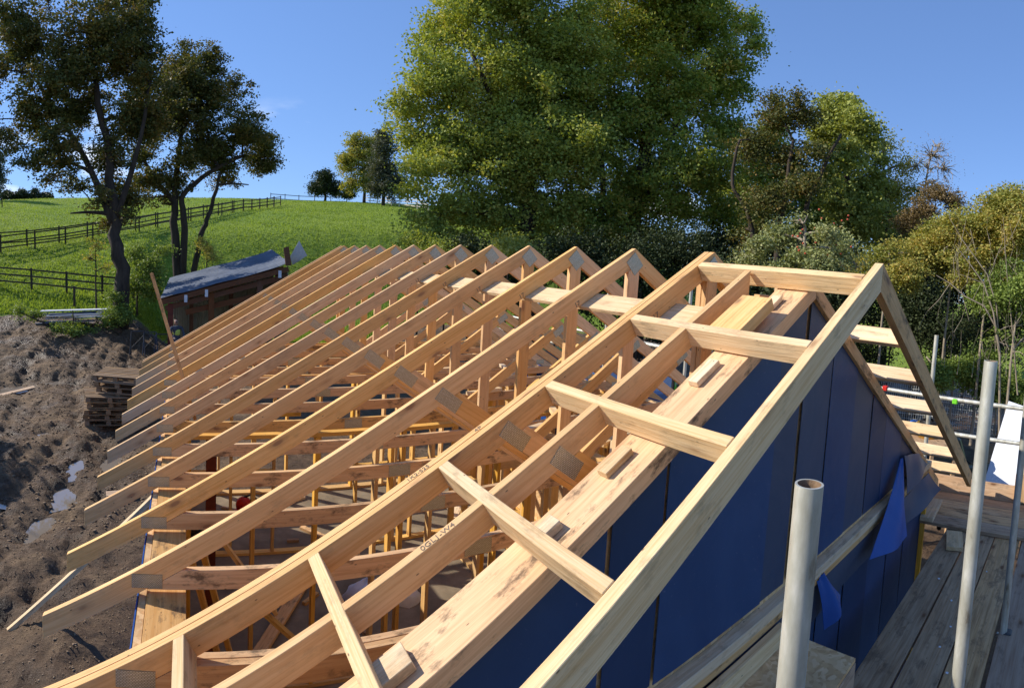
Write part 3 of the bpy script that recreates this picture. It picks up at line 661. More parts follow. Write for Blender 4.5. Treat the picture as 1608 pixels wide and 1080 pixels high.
# ------------------------------------------------------------------ scaffold
def pole(p0, p1, label, r=.0242, hollow=True, name='scaffold_standard', cat='scaffold tube', group='scaffold tubes', k=20):
    p0 = Vector(p0); p1 = Vector(p1)
    t = thing(name, label, cat, p0, group)
    d = p1-p0
    part('tube', MB().tube([(0, 0, 0), d], r, k, cap=False), GALV, t, True)
    part('bore', MB().tube([d*.0, d], r-.004, k, cap=False), RUST, t, True)
    e = d.normalized(); a = e.orthogonal().normalized(); b_ = e.cross(a); V = []; F = []
    for ri in (r, r-.004): V += [d+(a*math.cos(q)+b_*math.sin(q))*ri for q in [2*math.pi*j/k for j in range(k)]]
    for j in range(k): F.append([j, (j+1) % k, k+(j+1) % k, k+j])
    part('rim', MB().add(V, F), GALV, t)
    return t
def coupler(p, label, m=STEEL):
    t = thing('scaffold_coupler', label, 'scaffold coupler', p, 'scaffold couplers')
    part('clamp', MB().box(-.035, .035, -.03, .03, -.03, .03), m, t, bevel=.008); part('bolt', MB().tube([(0, -.07, 0), (0, .07, 0)], .009, 6), GALV, t)
    return t
pole((-1.78, .40, -.1), (-1.78, .40, 3.985), 'thick galvanised scaffold standard nearest the camera, open top at the gable')
pole((-.64, .30, -.1), (-.66, .29, 4.11), 'tall galvanised scaffold standard right of the nearest one')
pole((1.22, .30, -.5), (1.20, .29, 4.9), 'scaffold standard crossing the right edge of the view')
pole((3.66, 1.58, -.5), (3.66, 1.58, 3.88), 'scaffold standard seen beyond the ladder frame on the right')
for i, (y, z) in enumerate([(5.11, 4.1), (6.83, 3.9), (8.76, 4.0), (10.3, 4.28)]):
    pole((3.66, y, -.4), (3.66, y, z), ['scaffold standard behind the right slope near the doubled truss', 'second scaffold standard away behind the right slope', 'third scaffold standard away behind the right slope', 'farthest scaffold standard behind the right slope'][i])
pole((3.72, -.3, 3.16), (3.72, 6.0, 3.19), 'upper guard rail tube over the right hand deck', name='guard_rail')
pole((3.72, -.3, 2.77), (3.72, 6.0, 2.80), 'lower guard rail tube over the right hand deck', name='guard_rail')
pole((3.78, 5.6, 3.19), (3.78, 11, 3.17), 'upper guard rail tube behind the trusses', name='guard_rail')
pole((3.78, 5.6, 2.85), (3.78, 11, 2.86), 'lower guard rail tube behind the trusses', name='guard_rail')
pole((2.6, .32, 1.99), (4.6, .36, 1.99), 'short transom tube under the end of the right deck', name='transom')
pole((2.95, 1.18, 2.0), (4.4, 1.18, 2.0), 'transom tube end showing under the right deck by the wall corner', name='transom')
pole((-2.2, .26, 2.03), (2.9, .26, 2.03), 'ledger tube under the gable deck boards', name='ledger')
coupler((3.69, 1.58, 3.17), 'coupler joining upper rail and the right standard'); coupler((1.22, .27, 2.08), 'grey coupler at the foot of the right edge standard')
coupler((3.72, 1.30, 3.15), 'bright green clamp gripping the upper guard rail', GREENP)
coupler((3.72, 2.15, 3.18), 'red clamp gripping the upper guard rail near the gable', REDP)
DZ = 2.10
for i, (ya, yb) in enumerate([(.835, 1.055), (.59, .82), (.355, .58), (.09, .325)]):
    solo('scaffold_board', MB().prism([(-1.9, ya, DZ-.04), (3.02+.1*i, ya-.02*0, DZ-.04), (3.02+.1*i, yb, DZ-.04), (-1.9, yb, DZ-.04)], 0, .038, (0, 0, 1), Vector((1, 0, 0))), [BOARD, BOARD, BOARD, BOARDL][i],
         ['dark dusty scaffold board closest to the blue gable wall', 'dark scaffold board second from the gable wall', 'dark scaffold board third from the gable wall', 'pale grey scaffold board along the outer edge of the gable deck'][i], 'scaffold board', 'scaffold boards', bevel=.003)
for i in range(4):
    xa = 2.73+.226*i
    solo('scaffold_board', MB().prism([(xa, -.6, DZ+.002), (xa+.218, -.6, DZ+.002), (xa+.218, 8.6, DZ+.002), (xa, 8.6, DZ+.002)], 0, .036, (0, 0, 1), Vector((0, 1, 0))), BOARD if i < 3 else BOARDL,
         f'{["dark", "dark", "dark", "pale"][i]} scaffold board on the right deck, {["next to the house wall", "second from the house", "third from the house", "outermost"][i]}', 'scaffold board', 'scaffold boards', bevel=.003)
solo('toe_board', MB().box(3.645, 3.68, -.6, 2.9, DZ+.02, DZ+.215), BOARDL, 'pale toe board standing on edge along the right deck', 'toe board', bevel=.003)
solo('toe_board', MB().box(3.645, 3.68, 2.93, 8.0, DZ+.02, DZ+.215), BOARDL, 'pale toe board farther along behind the trusses', 'toe board', bevel=.003)
plank((2.70, 1.26, DZ+.06), (3.25, 1.30, DZ+.06), .13, .04, SAWN, 'clean pale plank end beside the wall corner on the deck')
plank((2.28, .88, DZ+.022), (2.62, .96, DZ+.022), .15, .038, SAWN, 'small pale timber block lying on the dark gable deck', 'timber_block', 'block')
solo('upright_board', MB().box(3.60, 3.64, .36, .52, DZ+.05, DZ+.36), BOARD, 'weathered upright board stub at the right deck edge', 'board', bevel=.003)
solo('upright_block', MB().box(3.682, 3.715, .42, .48, DZ+.1, DZ+.45), WOOD, 'small orange timber block behind the upright board stub', 'block')
# OSB step box
bx_ = thing('step_box', 'board topped step box standing against the gable by the nearest pole', 'box', (0, 0, 0))
part('top', MB().prism([(-1.3, .88, 2.485), (-.02, .90, 2.485), (-.02, 1.285, 2.485), (-1.3, 1.285, 2.485)], 0, .018, (0, 0, 1)), OSB, bx_)
part('side', MB().box(-1.28, -.024, .895, .912, 2.102, 2.483), BOARDL, bx_); part('side', MB().box(-.042, -.024, .914, 1.27, 2.102, 2.483), BOARDL, bx_); part('side', MB().box(-1.28, -1.262, .914, 1.27, 2.102, 2.483), BOARDL, bx_)
solo('batten', MB().box(-1.32, -.12, 1.245, 1.287, 2.505, 2.60), SAWN, 'pale batten lying along the gable wall above the step box', 'batten', bevel=.003)
for i in range(18):
    x = random.uniform(-1.0, 2.6); y = random.uniform(.4, 1.0); s = random.uniform(.004, .012)
    V = [(x+s*random.uniform(.6, 1.2)*math.cos(t), y+s*random.uniform(.6, 1.2)*math.sin(t), DZ+.0) for t in (0, 1.3, 2.5, 3.8, 5.1)]
    solo('splinter', MB().prism(V, 0, .005, (0, 0, 1)), WHITE, 'tiny pale wood chip on the dark gable deck', 'wood chip', 'wood chips on the deck')

# ------------------------------------------------------------------ pallets, debris on the mud
def pallet_proto():
    t = thing('pallet', 'x', 'pallet', (0, 0, 0), 'stacked wooden pallets')
    tm = MB().box(-.6, .6, -.05, .05, 0, .02).mesh('slat', PALW)
    for i in range(7): link('slat', tm, t, (0, -.45+.15*i, .124), 0)
    for i in (-.45, 0, .45): link('slat', tm, t, (0, i, .0), 0)
    bm_ = MB().box(-.05, .05, -.5, .5, 0, .022).mesh('stringer', PALW)
    for x in (-.54, 0, .54): link('stringer', bm_, t, (x, 0, .101), 0)
    km = MB().box(-.06, .06, -.05, .05, 0, .078).mesh('block', PALW)
    for x in (-.54, 0, .54):
        for y in (-.45, 0, .45): link('block', km, t, (x, y, .0215), 0)
    return t
pp = pallet_proto(); first = True
words = ['bottom', 'second', 'third', 'fourth', 'fifth', 'sixth', 'seventh', 'eighth', 'topmost']
for si, (x, y, nst, nm) in enumerate([(onz(194, 586, 1.2).x, onz(194, 586, 1.2).y, 8, 'tall leaning pallet stack'), (onz(172, 617, .72).x, onz(172, 617, .72).y, 5, 'lower front pallet stack')]):
    z = gz(x, y)+.02
    for i in range(nst):
        o = pp if first else copy_tree(pp); first = False
        o.location = (x+random.uniform(-.06, .06), y+random.uniform(-.05, .05), z); o.rotation_euler = (random.uniform(-.02, .02), random.uniform(-.025, .025)+(.05 if si and i > 3 else 0), -.18+si*.35+random.uniform(-.1, .1))
        wd = 'topmost' if i == nst-1 else words[i]
        o['label'] = f'brown wooden pallet, {wd} of the {nm}'
        z += .148
for (x, y, l, w_, a, m, lab) in [(-8.0, 16.8, 2.2, .22, 1.0, BOARD, 'long brown board sunk in the mud near the far puddle'), (-3.75, 9.6, .5, .2, .2, BOARD, 'short dark slab of timber on the mud under the eaves'),
                                 (-4.0, 17.6, .7, .25, .1, BOARDL, 'pale scrap board on the mud beyond the pallets'), (-3.55, 8.2, .3, .14, .8, WOODD, 'small scrap of board in the mud beside the wall')]:
    z = gz(x, y)+.06
    plank((x-l/2*math.cos(a), y-l/2*math.sin(a), z), (x+l/2*math.cos(a), y+l/2*math.sin(a), z+.02), w_, .04, m, lab, 'board', 'board')
# stack of metal sheets and offcuts at the grass edge
for i in range(9):
    a = random.uniform(-.25, .3); c_ = at(112+random.uniform(-18, 18), 497-i*1.5, 25.0+random.uniform(-.5, .5)); l = random.uniform(1.1, 1.6)
    c_.z = gz(c_.x, c_.y)+.12+i*.05
    solo('metal_sheet', MB().beam(c_-Vector((l*math.cos(a), l*math.sin(a), 0)), c_+Vector((l*math.cos(a), l*math.sin(a), .1)), random.uniform(.15, .5), .03), [ROOFM, WHITE, ROOFM][i % 3],
         'long pale metal strip in the pile at the grass edge', 'metal sheet', 'metal sheets piled by the tree')
# clods of mud (uncountable)
def scatter_rocks(name, n_, fx, smin, smax, m):
    V = np.zeros((n_*8, 3)); F = []
    cube = np.array([[i, j, k] for i in (-1, 1) for j in (-1, 1) for k in (-1, 1)], float)
    fc = np.array([[0, 1, 3, 2], [4, 6, 7, 5], [0, 4, 5, 1], [2, 3, 7, 6], [0, 2, 6, 4], [1, 5, 7, 3]])
    xy = fx(n_); zz = height(xy[:, 0], xy[:, 1]); s = rng.uniform(smin, smax, n_)*rng.uniform(.5, 1, n_)
    j = cube[None]*rng.uniform(.55, 1.05, (n_, 8, 1)); ang = rng.uniform(0, 6.28, n_)
    c_, s_ = np.cos(ang)[:, None], np.sin(ang)[:, None]
    P = np.stack([j[..., 0]*c_-j[..., 1]*s_, (j[..., 0]*s_+j[..., 1]*c_)*.8, j[..., 2]*.55], 2)*s[:, None, None]
    P += np.stack([xy[:, 0], xy[:, 1], zz+s*.2], 1)[:, None, :]
    Fa = (fc[None]+np.arange(n_)[:, None, None]*8).reshape(-1, 4)
    me = npmesh(name, P.reshape(-1, 3), Fa, m)
    return tag(link(name, me), kind='stuff')
def mudnear(n_):
    return np.stack([-3.0-rng.uniform(0, 1, n_)**1.3*3.6, rng.uniform(2.4, 9, n_)], 1)
def mudxy(n_):
    r = rng.uniform(0, 1, n_)**.8*18+8; a = rng.uniform(-.42, -.01, n_)
    x = EYE.x+r*np.sin(a); y = r*np.cos(a); x = np.minimum(x, -3.0-rng.uniform(0, 1.2, n_)); return np.stack([x, y], 1)
CLOD = noisemat('mud_clod', [(.3, (.10, .062, .035)), (.7, (.28, .20, .125))], 3, 6, .85)
o = scatter_rocks('soil_crumbs', 5000, mudnear, .004, .014, CLOD); tag(o, 'crumbs of drying soil beside the near wall', 'soil')
o = scatter_rocks('mud_clods', 5000, mudxy, .01, .04, CLOD); tag(o, 'clods of churned brown mud beside the house', 'mud')

# ------------------------------------------------------------------ paddock fences
def fence(name, label, pts, ph, rails, m, rw_=.035, rh=.1, pw=.1, group='paddock fences', double=0):
    t = thing(name, label, 'fence', pts[0], group); o = Vector(pts[0])
    P = [Vector(p) for p in pts]
    for p in P: part('post', MB().box(p.x-pw/2-o.x, p.x+pw/2-o.x, p.y-pw/2-o.y, p.y+pw/2-o.y, p.z-.3-o.z, p.z+ph-o.z), m, t)
    for a, b_ in zip(P[:-1], P[1:]):
        sd_ = (b_-a).cross(Vector((0, 0, 1))).normalized()*(pw/2+rw_/2+.002)
        for h_ in rails: part('rail', MB().beam(a-o+sd_+Vector((0, 0, h_)), b_-o+sd_+Vector((0, 0, h_)), rw_, rh), m, t)
    return t
def along(ctrl, step):
    out_ = [Vector(ctrl[0])]; C_ = [Vector(c_) for c_ in ctrl]; need = step
    for a, b_ in zip(C_[:-1], C_[1:]):
        l = (b_-a).length; s = need
        while s <= l: out_.append(a.lerp(b_, s/l)); s += step
        need = s-l
    return out_
def ground_at(u, v, rmin=12, rmax=240):
    best = None
    for r in np.arange(rmin, rmax, .25):
        p = at(u, v, float(r)); z = float(height(np.array([p.x]), np.array([p.y]), False)[0])
        if p.z <= z: return Vector((p.x, p.y, gz(p.x, p.y)))
    p = at(u, v, rmax*.4); return Vector((p.x, p.y, gz(p.x, p.y)))
def snap(P): return [Vector((p.x, p.y, gz(p.x, p.y))) for p in P]
f1 = snap(along([ground_at(-60, 447), ground_at(20, 452), ground_at(95, 461), ground_at(142, 467), ground_at(205, 475), ground_at(255, 478)], 2.0))
fence('paddock_fence', 'nearest dark three rail paddock fence behind the big left trees', f1, 1.15, (.35, .72, 1.06), FENW, rh=.085)
f2 = snap(along([ground_at(-60, 402), ground_at(0, 397), ground_at(60, 389), ground_at(130, 378), ground_at(210, 364), ground_at(290, 347), ground_at(360, 334), ground_at(430, 322)], 2.6))
fence('paddock_fence', 'dark rail fence climbing the hill behind the left trees', f2, 1.25, (.35, .72, 1.1), FENW, rh=.09)
f2b = [p+Vector((1.2, 2.2, 0)) for p in f2[:26]]
fence('paddock_fence', 'second dark rail fence running just behind the climbing one', snap(f2b), 1.25, (.4, 1.1), FENW, rh=.09)
f3 = snap(along([at(425, 315, 93), at(470, 312, 96), at(500, 314, 97), at(560, 316, 98)], 2.8))
fence('paddock_fence', 'dark fence along the crest of the hill', f3, 1.4, (.5, 1.2), FENW, rh=.1)
f4 = snap(along([at(570, 316, 90), at(600, 318, 84), at(640, 324, 76), at(690, 332, 70)], 2.6))
fence('paddock_fence', 'pale rail fence on the hill beside the big central tree', f4, 1.3, (.4, .8, 1.2), WHITEF, rh=.12)
f5 = snap(along([at(-20, 326, 70), at(20, 327, 68)], 2.2))
fence('paddock_fence', 'short piece of dark fence on the far left hillside', f5, 1.3, (.5, .9, 1.25), FENW, rh=.1)
fp = ground_at(117, 484)
solo('lone_post', MB().box(fp.x-.05, fp.x+.05, fp.y-.05, fp.y+.05, fp.z-.2, fp.z+1.05), FENW, 'lone post standing in front of the nearest paddock fence', 'post')

# ------------------------------------------------------------------ open shed
sh = thing('open_shed', 'open fronted shed with sloping grey metal roof and red brown posts', 'shed', (0, 0, 0))
A0 = Vector((-3.62, 22.3, 2.42)); B0 = Vector((1.42, 22.2, 3.78)); dep = Vector((.2, 6.0, .52))
nx_, ny_ = 14, 64; V = []; F = []
for a in range(nx_+1):
    for b_ in range(ny_+1):
        t = a/nx_; p = A0.lerp(B0, t)+dep*(b_/ny_)
        V.append(p+Vector((0, 0, (.03 if b_ % 4 < 2 else 0)+.12*max(0, (t-.8)/.2)**2+.015*math.sin(t*17+b_*.3))))
for a in range(nx_):
    for b_ in range(ny_): F.append([a*(ny_+1)+b_, (a+1)*(ny_+1)+b_, (a+1)*(ny_+1)+b_+1, a*(ny_+1)+b_+1])
o = link('roof', MB().add(V, F).mesh('roof', ROOFM), sh); md = o.modifiers.new('t', 'SOLIDIFY'); md.thickness = .012
dr = (B0-A0).normalized()
part('fascia', MB().beam(A0+Vector((.05, -.03, -.13)), B0+Vector((0, -.03, -.13)), .05, .2), SHEDW, sh)
part('beam', MB().beam(A0+Vector((.2, .15, -.38)), B0+Vector((0, .15, -.42)), .12, .2), SHEDW, sh)
for t in (.08, .40, .78): 
    p = A0.lerp(B0, t)+Vector((0, .2, 0)); part('post', MB().box(p.x-.11, p.x+.11, p.y-.11, p.y+.11, -.2, p.z-.3), SHEDW if t > .1 else OXIDE, sh)
for t in (.25, .6):
    p = A0.lerp(B0, t)+Vector((0, 3, 0)); part('post', MB().box(p.x-.09, p.x+.09, p.y-.09, p.y+.09, -.2, p.z-.2), SHEDW, sh)
for j in range(1, 6):
    q = Vector((0, 1.1*j, -.12)); part('purlin', MB().beam(A0+q, B0+q, .07, .16), SHEDW, sh)
part('tie_beam', MB().beam(A0+Vector((1.0, .3, -.55)), Vector((1.5, 22.6, 2.85)), .1, .22), SHEDW, sh)
part('rafter', MB().beam(Vector((.2, 22.45, 2.5)), Vector((1.3, 22.45, 3.3)), .08, .14), SHEDW, sh)
# corrugated back cladding
V = []; F = []; nr = 60
for i in range(nr*2+1):
    t = i/(nr*2); x = -3.2+4.6*t; yy = 25.8-(.05 if i % 2 else 0); V += [(x, yy, -.2), (x, yy, 2.35+1.35*t)]
for i in range(nr*2): F.append([2*i, 2*i+2, 2*i+3, 2*i+1])
part('cladding', MB().add(V, F, Vector((0, 0, 1))), CLAD, sh)
V = []; F = []
for i in range(41):
    t = i/40; y_ = 22.5+3.3*t; xx = 1.45+(.04 if i % 2 else 0); V += [(xx, y_, -.2), (xx, y_, 3.5)]
for i in range(40): F.append([2*i, 2*i+2, 2*i+3, 2*i+1])
part('cladding', MB().add(V, F, Vector((0, 0, 1))), CLAD, sh)
part('end_board', MB().prism([B0+Vector((-.12, -.05, .0)), B0+Vector((.12, -.05, .02)), B0+Vector((-.02, -.05, .75)), B0+Vector((-.22, -.05, .7))], 0, .06, (0, 1, 0)), SHEDW, sh)
fl = cloth('bent_sheet', [B0+Vector((.05, 0, .35)), B0+Vector((.42, .1, 1.0)), B0+Vector((.85, .5, .42)), B0+Vector((.25, .5, .02))], WHITE, None, .05)
tag(fl, 'torn white sheet sticking up at the high end of the shed roof', 'sheet')
for t, lab in ((.36, 'small white clip under the middle of the shed fascia'), (.20, 'small white clip near the low end of the shed fascia'), (.93, 'pale bracket under the high end of the shed roof')):
    p = A0.lerp(B0, t)+Vector((0, -.09, -.22)); solo('roof_clip', MB().box(p.x-.06, p.x+.06, p.y-.02, p.y+.02, p.z-.16, p.z+.12), WHITE, lab, 'clip')
# trestles beside the shed
for i, (u, lab) in enumerate(((216, 'rusty blue trestle frame left of the shed'), (236, 'blue trestle frame leaning by the shed post'), (254, 'blue trestle frame right beside the builder'))):
    p = at(u, 530, 22.2+i*.3); p.z = gz(p.x, p.y)
    t = thing('trestle', lab, 'trestle', p, 'blue steel trestles')
    for x in (-.3, .3): part('leg', MB().tube([(x*.8, 0, .95), (x, .15, 0)], .02, 6), CLOTH if i else STEEL, t); part('leg', MB().tube([(x*.8, 0, .95), (x, -.2, 0)], .02, 6), CLOTH if i else STEEL, t)
    part('crossbar', MB().tube([(-.24, 0, .95), (.24, 0, .95)], .025, 6), STEEL, t); part('brace', MB().tube([(-.29, .1, .25), (.25, .03, .8)], .014, 6), STEEL, t)

# person at the shed
def skin_body(name, joints, edges, m, parent, sub=2):
    me = bpy.data.meshes.new(name); me.from_pydata([j[0] for j in joints], edges, []); me.materials.append(m)
    o = link(name, me, parent); sk = o.modifiers.new('skin', 'SKIN')
    for i, j in enumerate(joints): me.skin_vertices[0].data[i].radius = (j[1], j[1] if len(j) < 3 else j[2])
    me.skin_vertices[0].data[0].use_root = True
    o.modifiers.new('sub', 'SUBSURF').levels = sub; o.modifiers['sub'].render_levels = sub
    return o
pp_ = at(277, 525, 21.9); pz = gz(pp_.x, pp_.y)
ps = thing('person', 'builder in grey work clothes and a yellow vest bending by the shed post', 'person', (pp_.x, pp_.y, pz), rz=.3)
J = [((0, 0, .95), .15, .11), ((0, -.02, 1.12), .14, .10), ((-.02, -.05, 1.33), .17, .11), ((-.05, -.09, 1.46), .06), ((.0, 0, .9), .13, .10),
     ((.10, 0, .86), .09), ((.12, -.06, .48), .065), ((.12, 0, .09), .045), ((.12, -.14, .04), .04), ((-.10, 0, .86), .09), ((-.12, -.04, .48), .065), ((-.12, .02, .09), .045), ((-.12, -.12, .04), .04),
     ((.19, -.05, 1.40), .055), ((.27, -.12, 1.12), .042), ((.16, -.34, 1.02), .03), ((-.23, -.06, 1.40), .055), ((-.30, -.16, 1.14), .042), ((-.22, -.38, 1.06), .03)]
E_ = [(0, 1), (1, 2), (2, 3), (0, 4), (4, 5), (5, 6), (6, 7), (7, 8), (4, 9), (9, 10), (10, 11), (11, 12), (2, 13), (13, 14), (14, 15), (2, 16), (16, 17), (17, 18)]
skin_body('clothed_body', J, E_, CLOTH, ps)
skin_body('head', [((-.05, -.10, 1.47), .045), ((-.06, -.12, 1.56), .075, .085), ((-.06, -.13, 1.64), .082, .095), ((-.06, -.12, 1.70), .06, .07), ((-.06, -.225, 1.59), .014)], [(0, 1), (1, 2), (2, 3), (1, 4)], SKIN, ps)
skin_body('hair', [((-.06, -.10, 1.71), .07, .085), ((-.06, -.07, 1.66), .075, .07), ((-.06, -.04, 1.60), .05)], [(0, 1), (1, 2)], HAIR, ps)
skin_body('vest', [((0, -.02, 1.05), .165, .125), ((-.01, -.04, 1.22), .16, .12), ((-.02, -.06, 1.36), .185, .12)], [(0, 1), (1, 2)], HIVIS, ps)
for s in (1, -1):
    hx, hy, hz = (.16, -.34, 1.02) if s > 0 else (-.22, -.38, 1.06)
    hj = [((hx, hy, hz), .026, .03), ((hx-.01*s, hy-.08, hz-.02), .035, .018)]; he = [(0, 1)]
    for q in range(4): hj += [((hx-.01*s+(q-1.5)*.018, hy-.13, hz-.035), .008), ((hx-.01*s+(q-1.5)*.019, hy-.155, hz-.06), .007)]; he += [(1, 2+2*q), (2+2*q, 3+2*q)]
    hj += [((hx-.045*s, hy-.07, hz-.02), .009)]; he += [(0, 10)]
    skin_body('hand', hj, he, SKIN, ps, 1)

# ------------------------------------------------------------------ right hand side: mesh fence, foam boards, vehicles, tools
def mesh_panel(a, b_, hgt, label):
    t = thing('mesh_fence_panel', label, 'fence panel', a, 'temporary mesh fence panels'); d = b_-a; l = d.length; d.normalize(); zv = Vector((0, 0, 1))
    r_ = .021
    for p in (Vector((0, 0, 0)), d*l): part('frame_post', MB().tube([p, p+zv*hgt], r_, 8), GALV, t, True)
    for h_ in (.12, hgt-.02): part('frame_rail', MB().tube([zv*h_, d*l+zv*h_], r_, 8), GALV, t, True)
    mb = MB(); k = int(l/.1)
    for i in range(1, k): mb.tube([d*(l*i/k)+zv*.12, d*(l*i/k)+zv*(hgt-.02)], .009, 4, False)
    part('wire', mb, WIREM, t, kind='stuff')
    for j in range(1, 9): part('wire_rail', MB().tube([zv*(.12+(hgt-.14)*j/9), d*l+zv*(.12+(hgt-.14)*j/9)], .010, 4), WIREM, t)
    return t
fpts = [at(1350, 660, 24.5), at(1450, 672, 23.0), at(1560, 688, 21.2), at(1680, 706, 19)]
hh = [1.95]*4
for i in range(3):
    mesh_panel(fpts[i]+Vector((.02, .02, 0)), fpts[i+1]-Vector((.02, .02, 0)), 1.98, ['leftmost temporary mesh fence panel behind the ladder frame', 'middle temporary mesh fence panel left of the foam boards', 'temporary mesh fence panel behind the foam boards'][i])
def quad_board(pts, th, m, name, label, cat, group=None):
    P = [Vector(p) for p in pts]; nn_ = (P[1]-P[0]).cross(P[2]-P[1]).normalized()
    return solo(name, MB().prism(P, 0, th, nn_), m, label, cat, group, bevel=.01)
quad_board([at(1543, 775, 11.3), at(1650, 815, 10.6), at(1668, 660, 11.6), at(1586, 632, 12.3)], .1, FOAM, 'foam_board', 'big white insulation board leaning at the right edge', 'insulation board')
quad_board([at(1556, 775, 11.7), at(1660, 815, 11.0), at(1682, 672, 12.0), at(1602, 640, 12.7)], .1, FOAM, 'foam_board', 'white insulation board behind the front leaning one', 'insulation board')

def car(name, label, loc, rz, paint, pickup=True, cat='pickup'):
    t = thing(name, label, cat, loc, None, rz)
    body = [(-2.5, 0, .45), (2.35, 0, .42), (2.5, 0, .62), (2.45, 0, .95), (1.25, 0, 1.12), (-2.5, 0, 1.12)]
    cab = [(1.15, 0, 1.122), (.55, 0, 1.72), (-.75, 0, 1.76), (-1.0, 0, 1.122)] if pickup else [(1.3, 0, 1.122), (.7, 0, 1.9), (-2.4, 0, 1.95), (-2.5, 0, 1.122)]
    part('body', MB().prism(body, -.88, .88, (0, 1, 0)), paint, t, bevel=.05)
    part('cab', MB().prism(cab, -.78, .78, (0, 1, 0)), paint, t, bevel=.05)
    for s in (-1, 1):
        for x0, x1 in ((.72, .08), (.0, -.68)):
            part('window', MB().prism([(x0, 0, 1.2), (x0-.2 if x0 > .5 else x0, 0, 1.63), (x1, 0, 1.65), (x1, 0, 1.2)], .785*s, .792*s, (0, 1, 0)), GLASS, t)
        for x in (1.6, -1.5):
            w_ = part('wheel', MB().tube([(x, s*.66, .37), (x, s*.90, .37)], .37, 24), TYRE, t, True)
            part('rim', MB().tube([(x, s*.89, .37), (x, s*.912, .37)], .22, 16), GALV, w_, False)
            part('wheel_arch', MB().tube([(x-.46*math.cos(q), s*.885, .37+.46*math.sin(q)) for q in [math.pi*j/10 for j in range(11)]], .03, 6), BLACKP, t, True)
        part('headlight', MB().box(2.38, 2.47, s*.55-.16, s*.55+.16, .72, .9), LAMPM, t, bevel=.02)
        part('mirror', MB().box(.85, 1.0, s*.95-.08, s*.95+.08, 1.15, 1.32), BLACKP, t, bevel=.02)
    part('windscreen', MB().prism([(1.10, -.68, 1.19), (1.10, .68, 1.19), (.64, .64, 1.66), (.64, -.64, 1.66)] if pickup else [(1.24, -.68, 1.19), (1.24, .68, 1.19), (.78, .64, 1.8), (.78, -.64, 1.8)], .012, .03, Vector((.8, 0, .55))), GLASS, t)
    part('bumper', MB().box(2.42, 2.58, -.8, .8, .42, .6), BLACKP, t, bevel=.03); part('grille', MB().box(2.44, 2.51, -.36, .36, .68, .88), BLACKP, t)
    if pickup: part('load_bed', MB().box(-2.42, -1.08, -.76, .76, 1.124, 1.14), BLACKP, t)
    return t
vp = at(1438, 745, 13.8); vz = gz(vp.x, vp.y)-.38
car('parked_pickup', 'dark green pickup parked below the right deck behind the ladder frame', (vp.x, vp.y, vz), 2.2, CARP)
vp2 = at(975, 600, 13.6)
car('parked_van', 'blue grey van parked behind the right slope of the trusses', (vp2.x, vp2.y, gz(vp2.x, vp2.y)), 1.25, CARB, False, 'van')
vp3 = at(850, 560, 17.5)
car('parked_car', 'dark car farther back beyond the trusses', (vp3.x, vp3.y, gz(vp3.x, vp3.y)), 1.0, CARP, True, 'car')
# tool tub and coiled leads on the pickup
tb = at(1456, 686, 10.6)
tt = thing('tool_tub', 'yellow plastic tub full of tools and coiled leads', 'tub', tb)
V = []; F = []; k = 16
for j, (r_, z_) in enumerate(((.17, 0), (.22, .24), (.235, .25), (.215, .25), (.165, .02))): V += [(r_*math.cos(2*math.pi*i/k), r_*math.sin(2*math.pi*i/k), z_) for i in range(k)]
for j in range(4):
    for i in range(k): F.append([j*k+i, j*k+(i+1) % k, (j+1)*k+(i+1) % k, (j+1)*k+i])
F.append([4*k+i for i in range(k)]); F.append([i for i in range(k)][::-1])
part('tub', MB().add(V, F), YELP, tt, True)
part('coil', MB().tube([(.16*math.cos(q), .16*math.sin(q), .24+.012*math.sin(3*q)+.004*q) for q in [i*.4 for i in range(48)]], .016, 6), BLACKP, tt, True)
part('tool_handle', MB().beam((-.1, 0, .2), (.12, .05, .42), .03, .04), SAWN, tt)
tb2 = at(1438, 668, 10.7)
solo('blue_strap', MB().tube([tb2+Vector((.18*math.cos(q)*(1+.2*math.sin(5*q)), .14*math.sin(q), .05*math.sin(2*q))) for q in [i*.35 for i in range(40)]], .02, 6), BLUEP, 'tangle of bright blue strap next to the yellow tub', 'strap', smooth=True)
stn = thing('work_trestle_table', 'rough bench carrying the yellow tub below the guard rail', 'bench', (tb.x, tb.y, 0), None, .6)
part('bench_top', MB().box(-.8, .5, -.35, .35, tb.z-.045, tb.z-.004), BOARD, stn)
for x in (-.7, .4):
    for y in (-.28, .28): part('leg', MB().box(x-.03, x+.03, y-.03, y+.03, gz(tb.x, tb.y)-.1, tb.z-.046), BOARD, stn)
# small sign seen through the trusses
sg = at(1062, 612, 9.6)
sb = thing('site_sign', 'small dark site sign with a green panel seen through the trusses', 'sign', sg, None, .55)
part('backing', MB().box(-.28, .28, 0, .02, 0, .3), BLACKP, sb); part('green_panel', MB().box(-.26, -.04, -.006, -.001, .04, .26), GREENP, sb)
text('sign_lettering', 'eWay', .13, (-.24, -.008, .1), (1, 0, 0), (0, 0, 1), sb, WHITE)
for x in (-.24, .24): part('leg', MB().box(x-.02, x+.02, .022, .05, -sg.z-.6, .28), STEEL, sb)

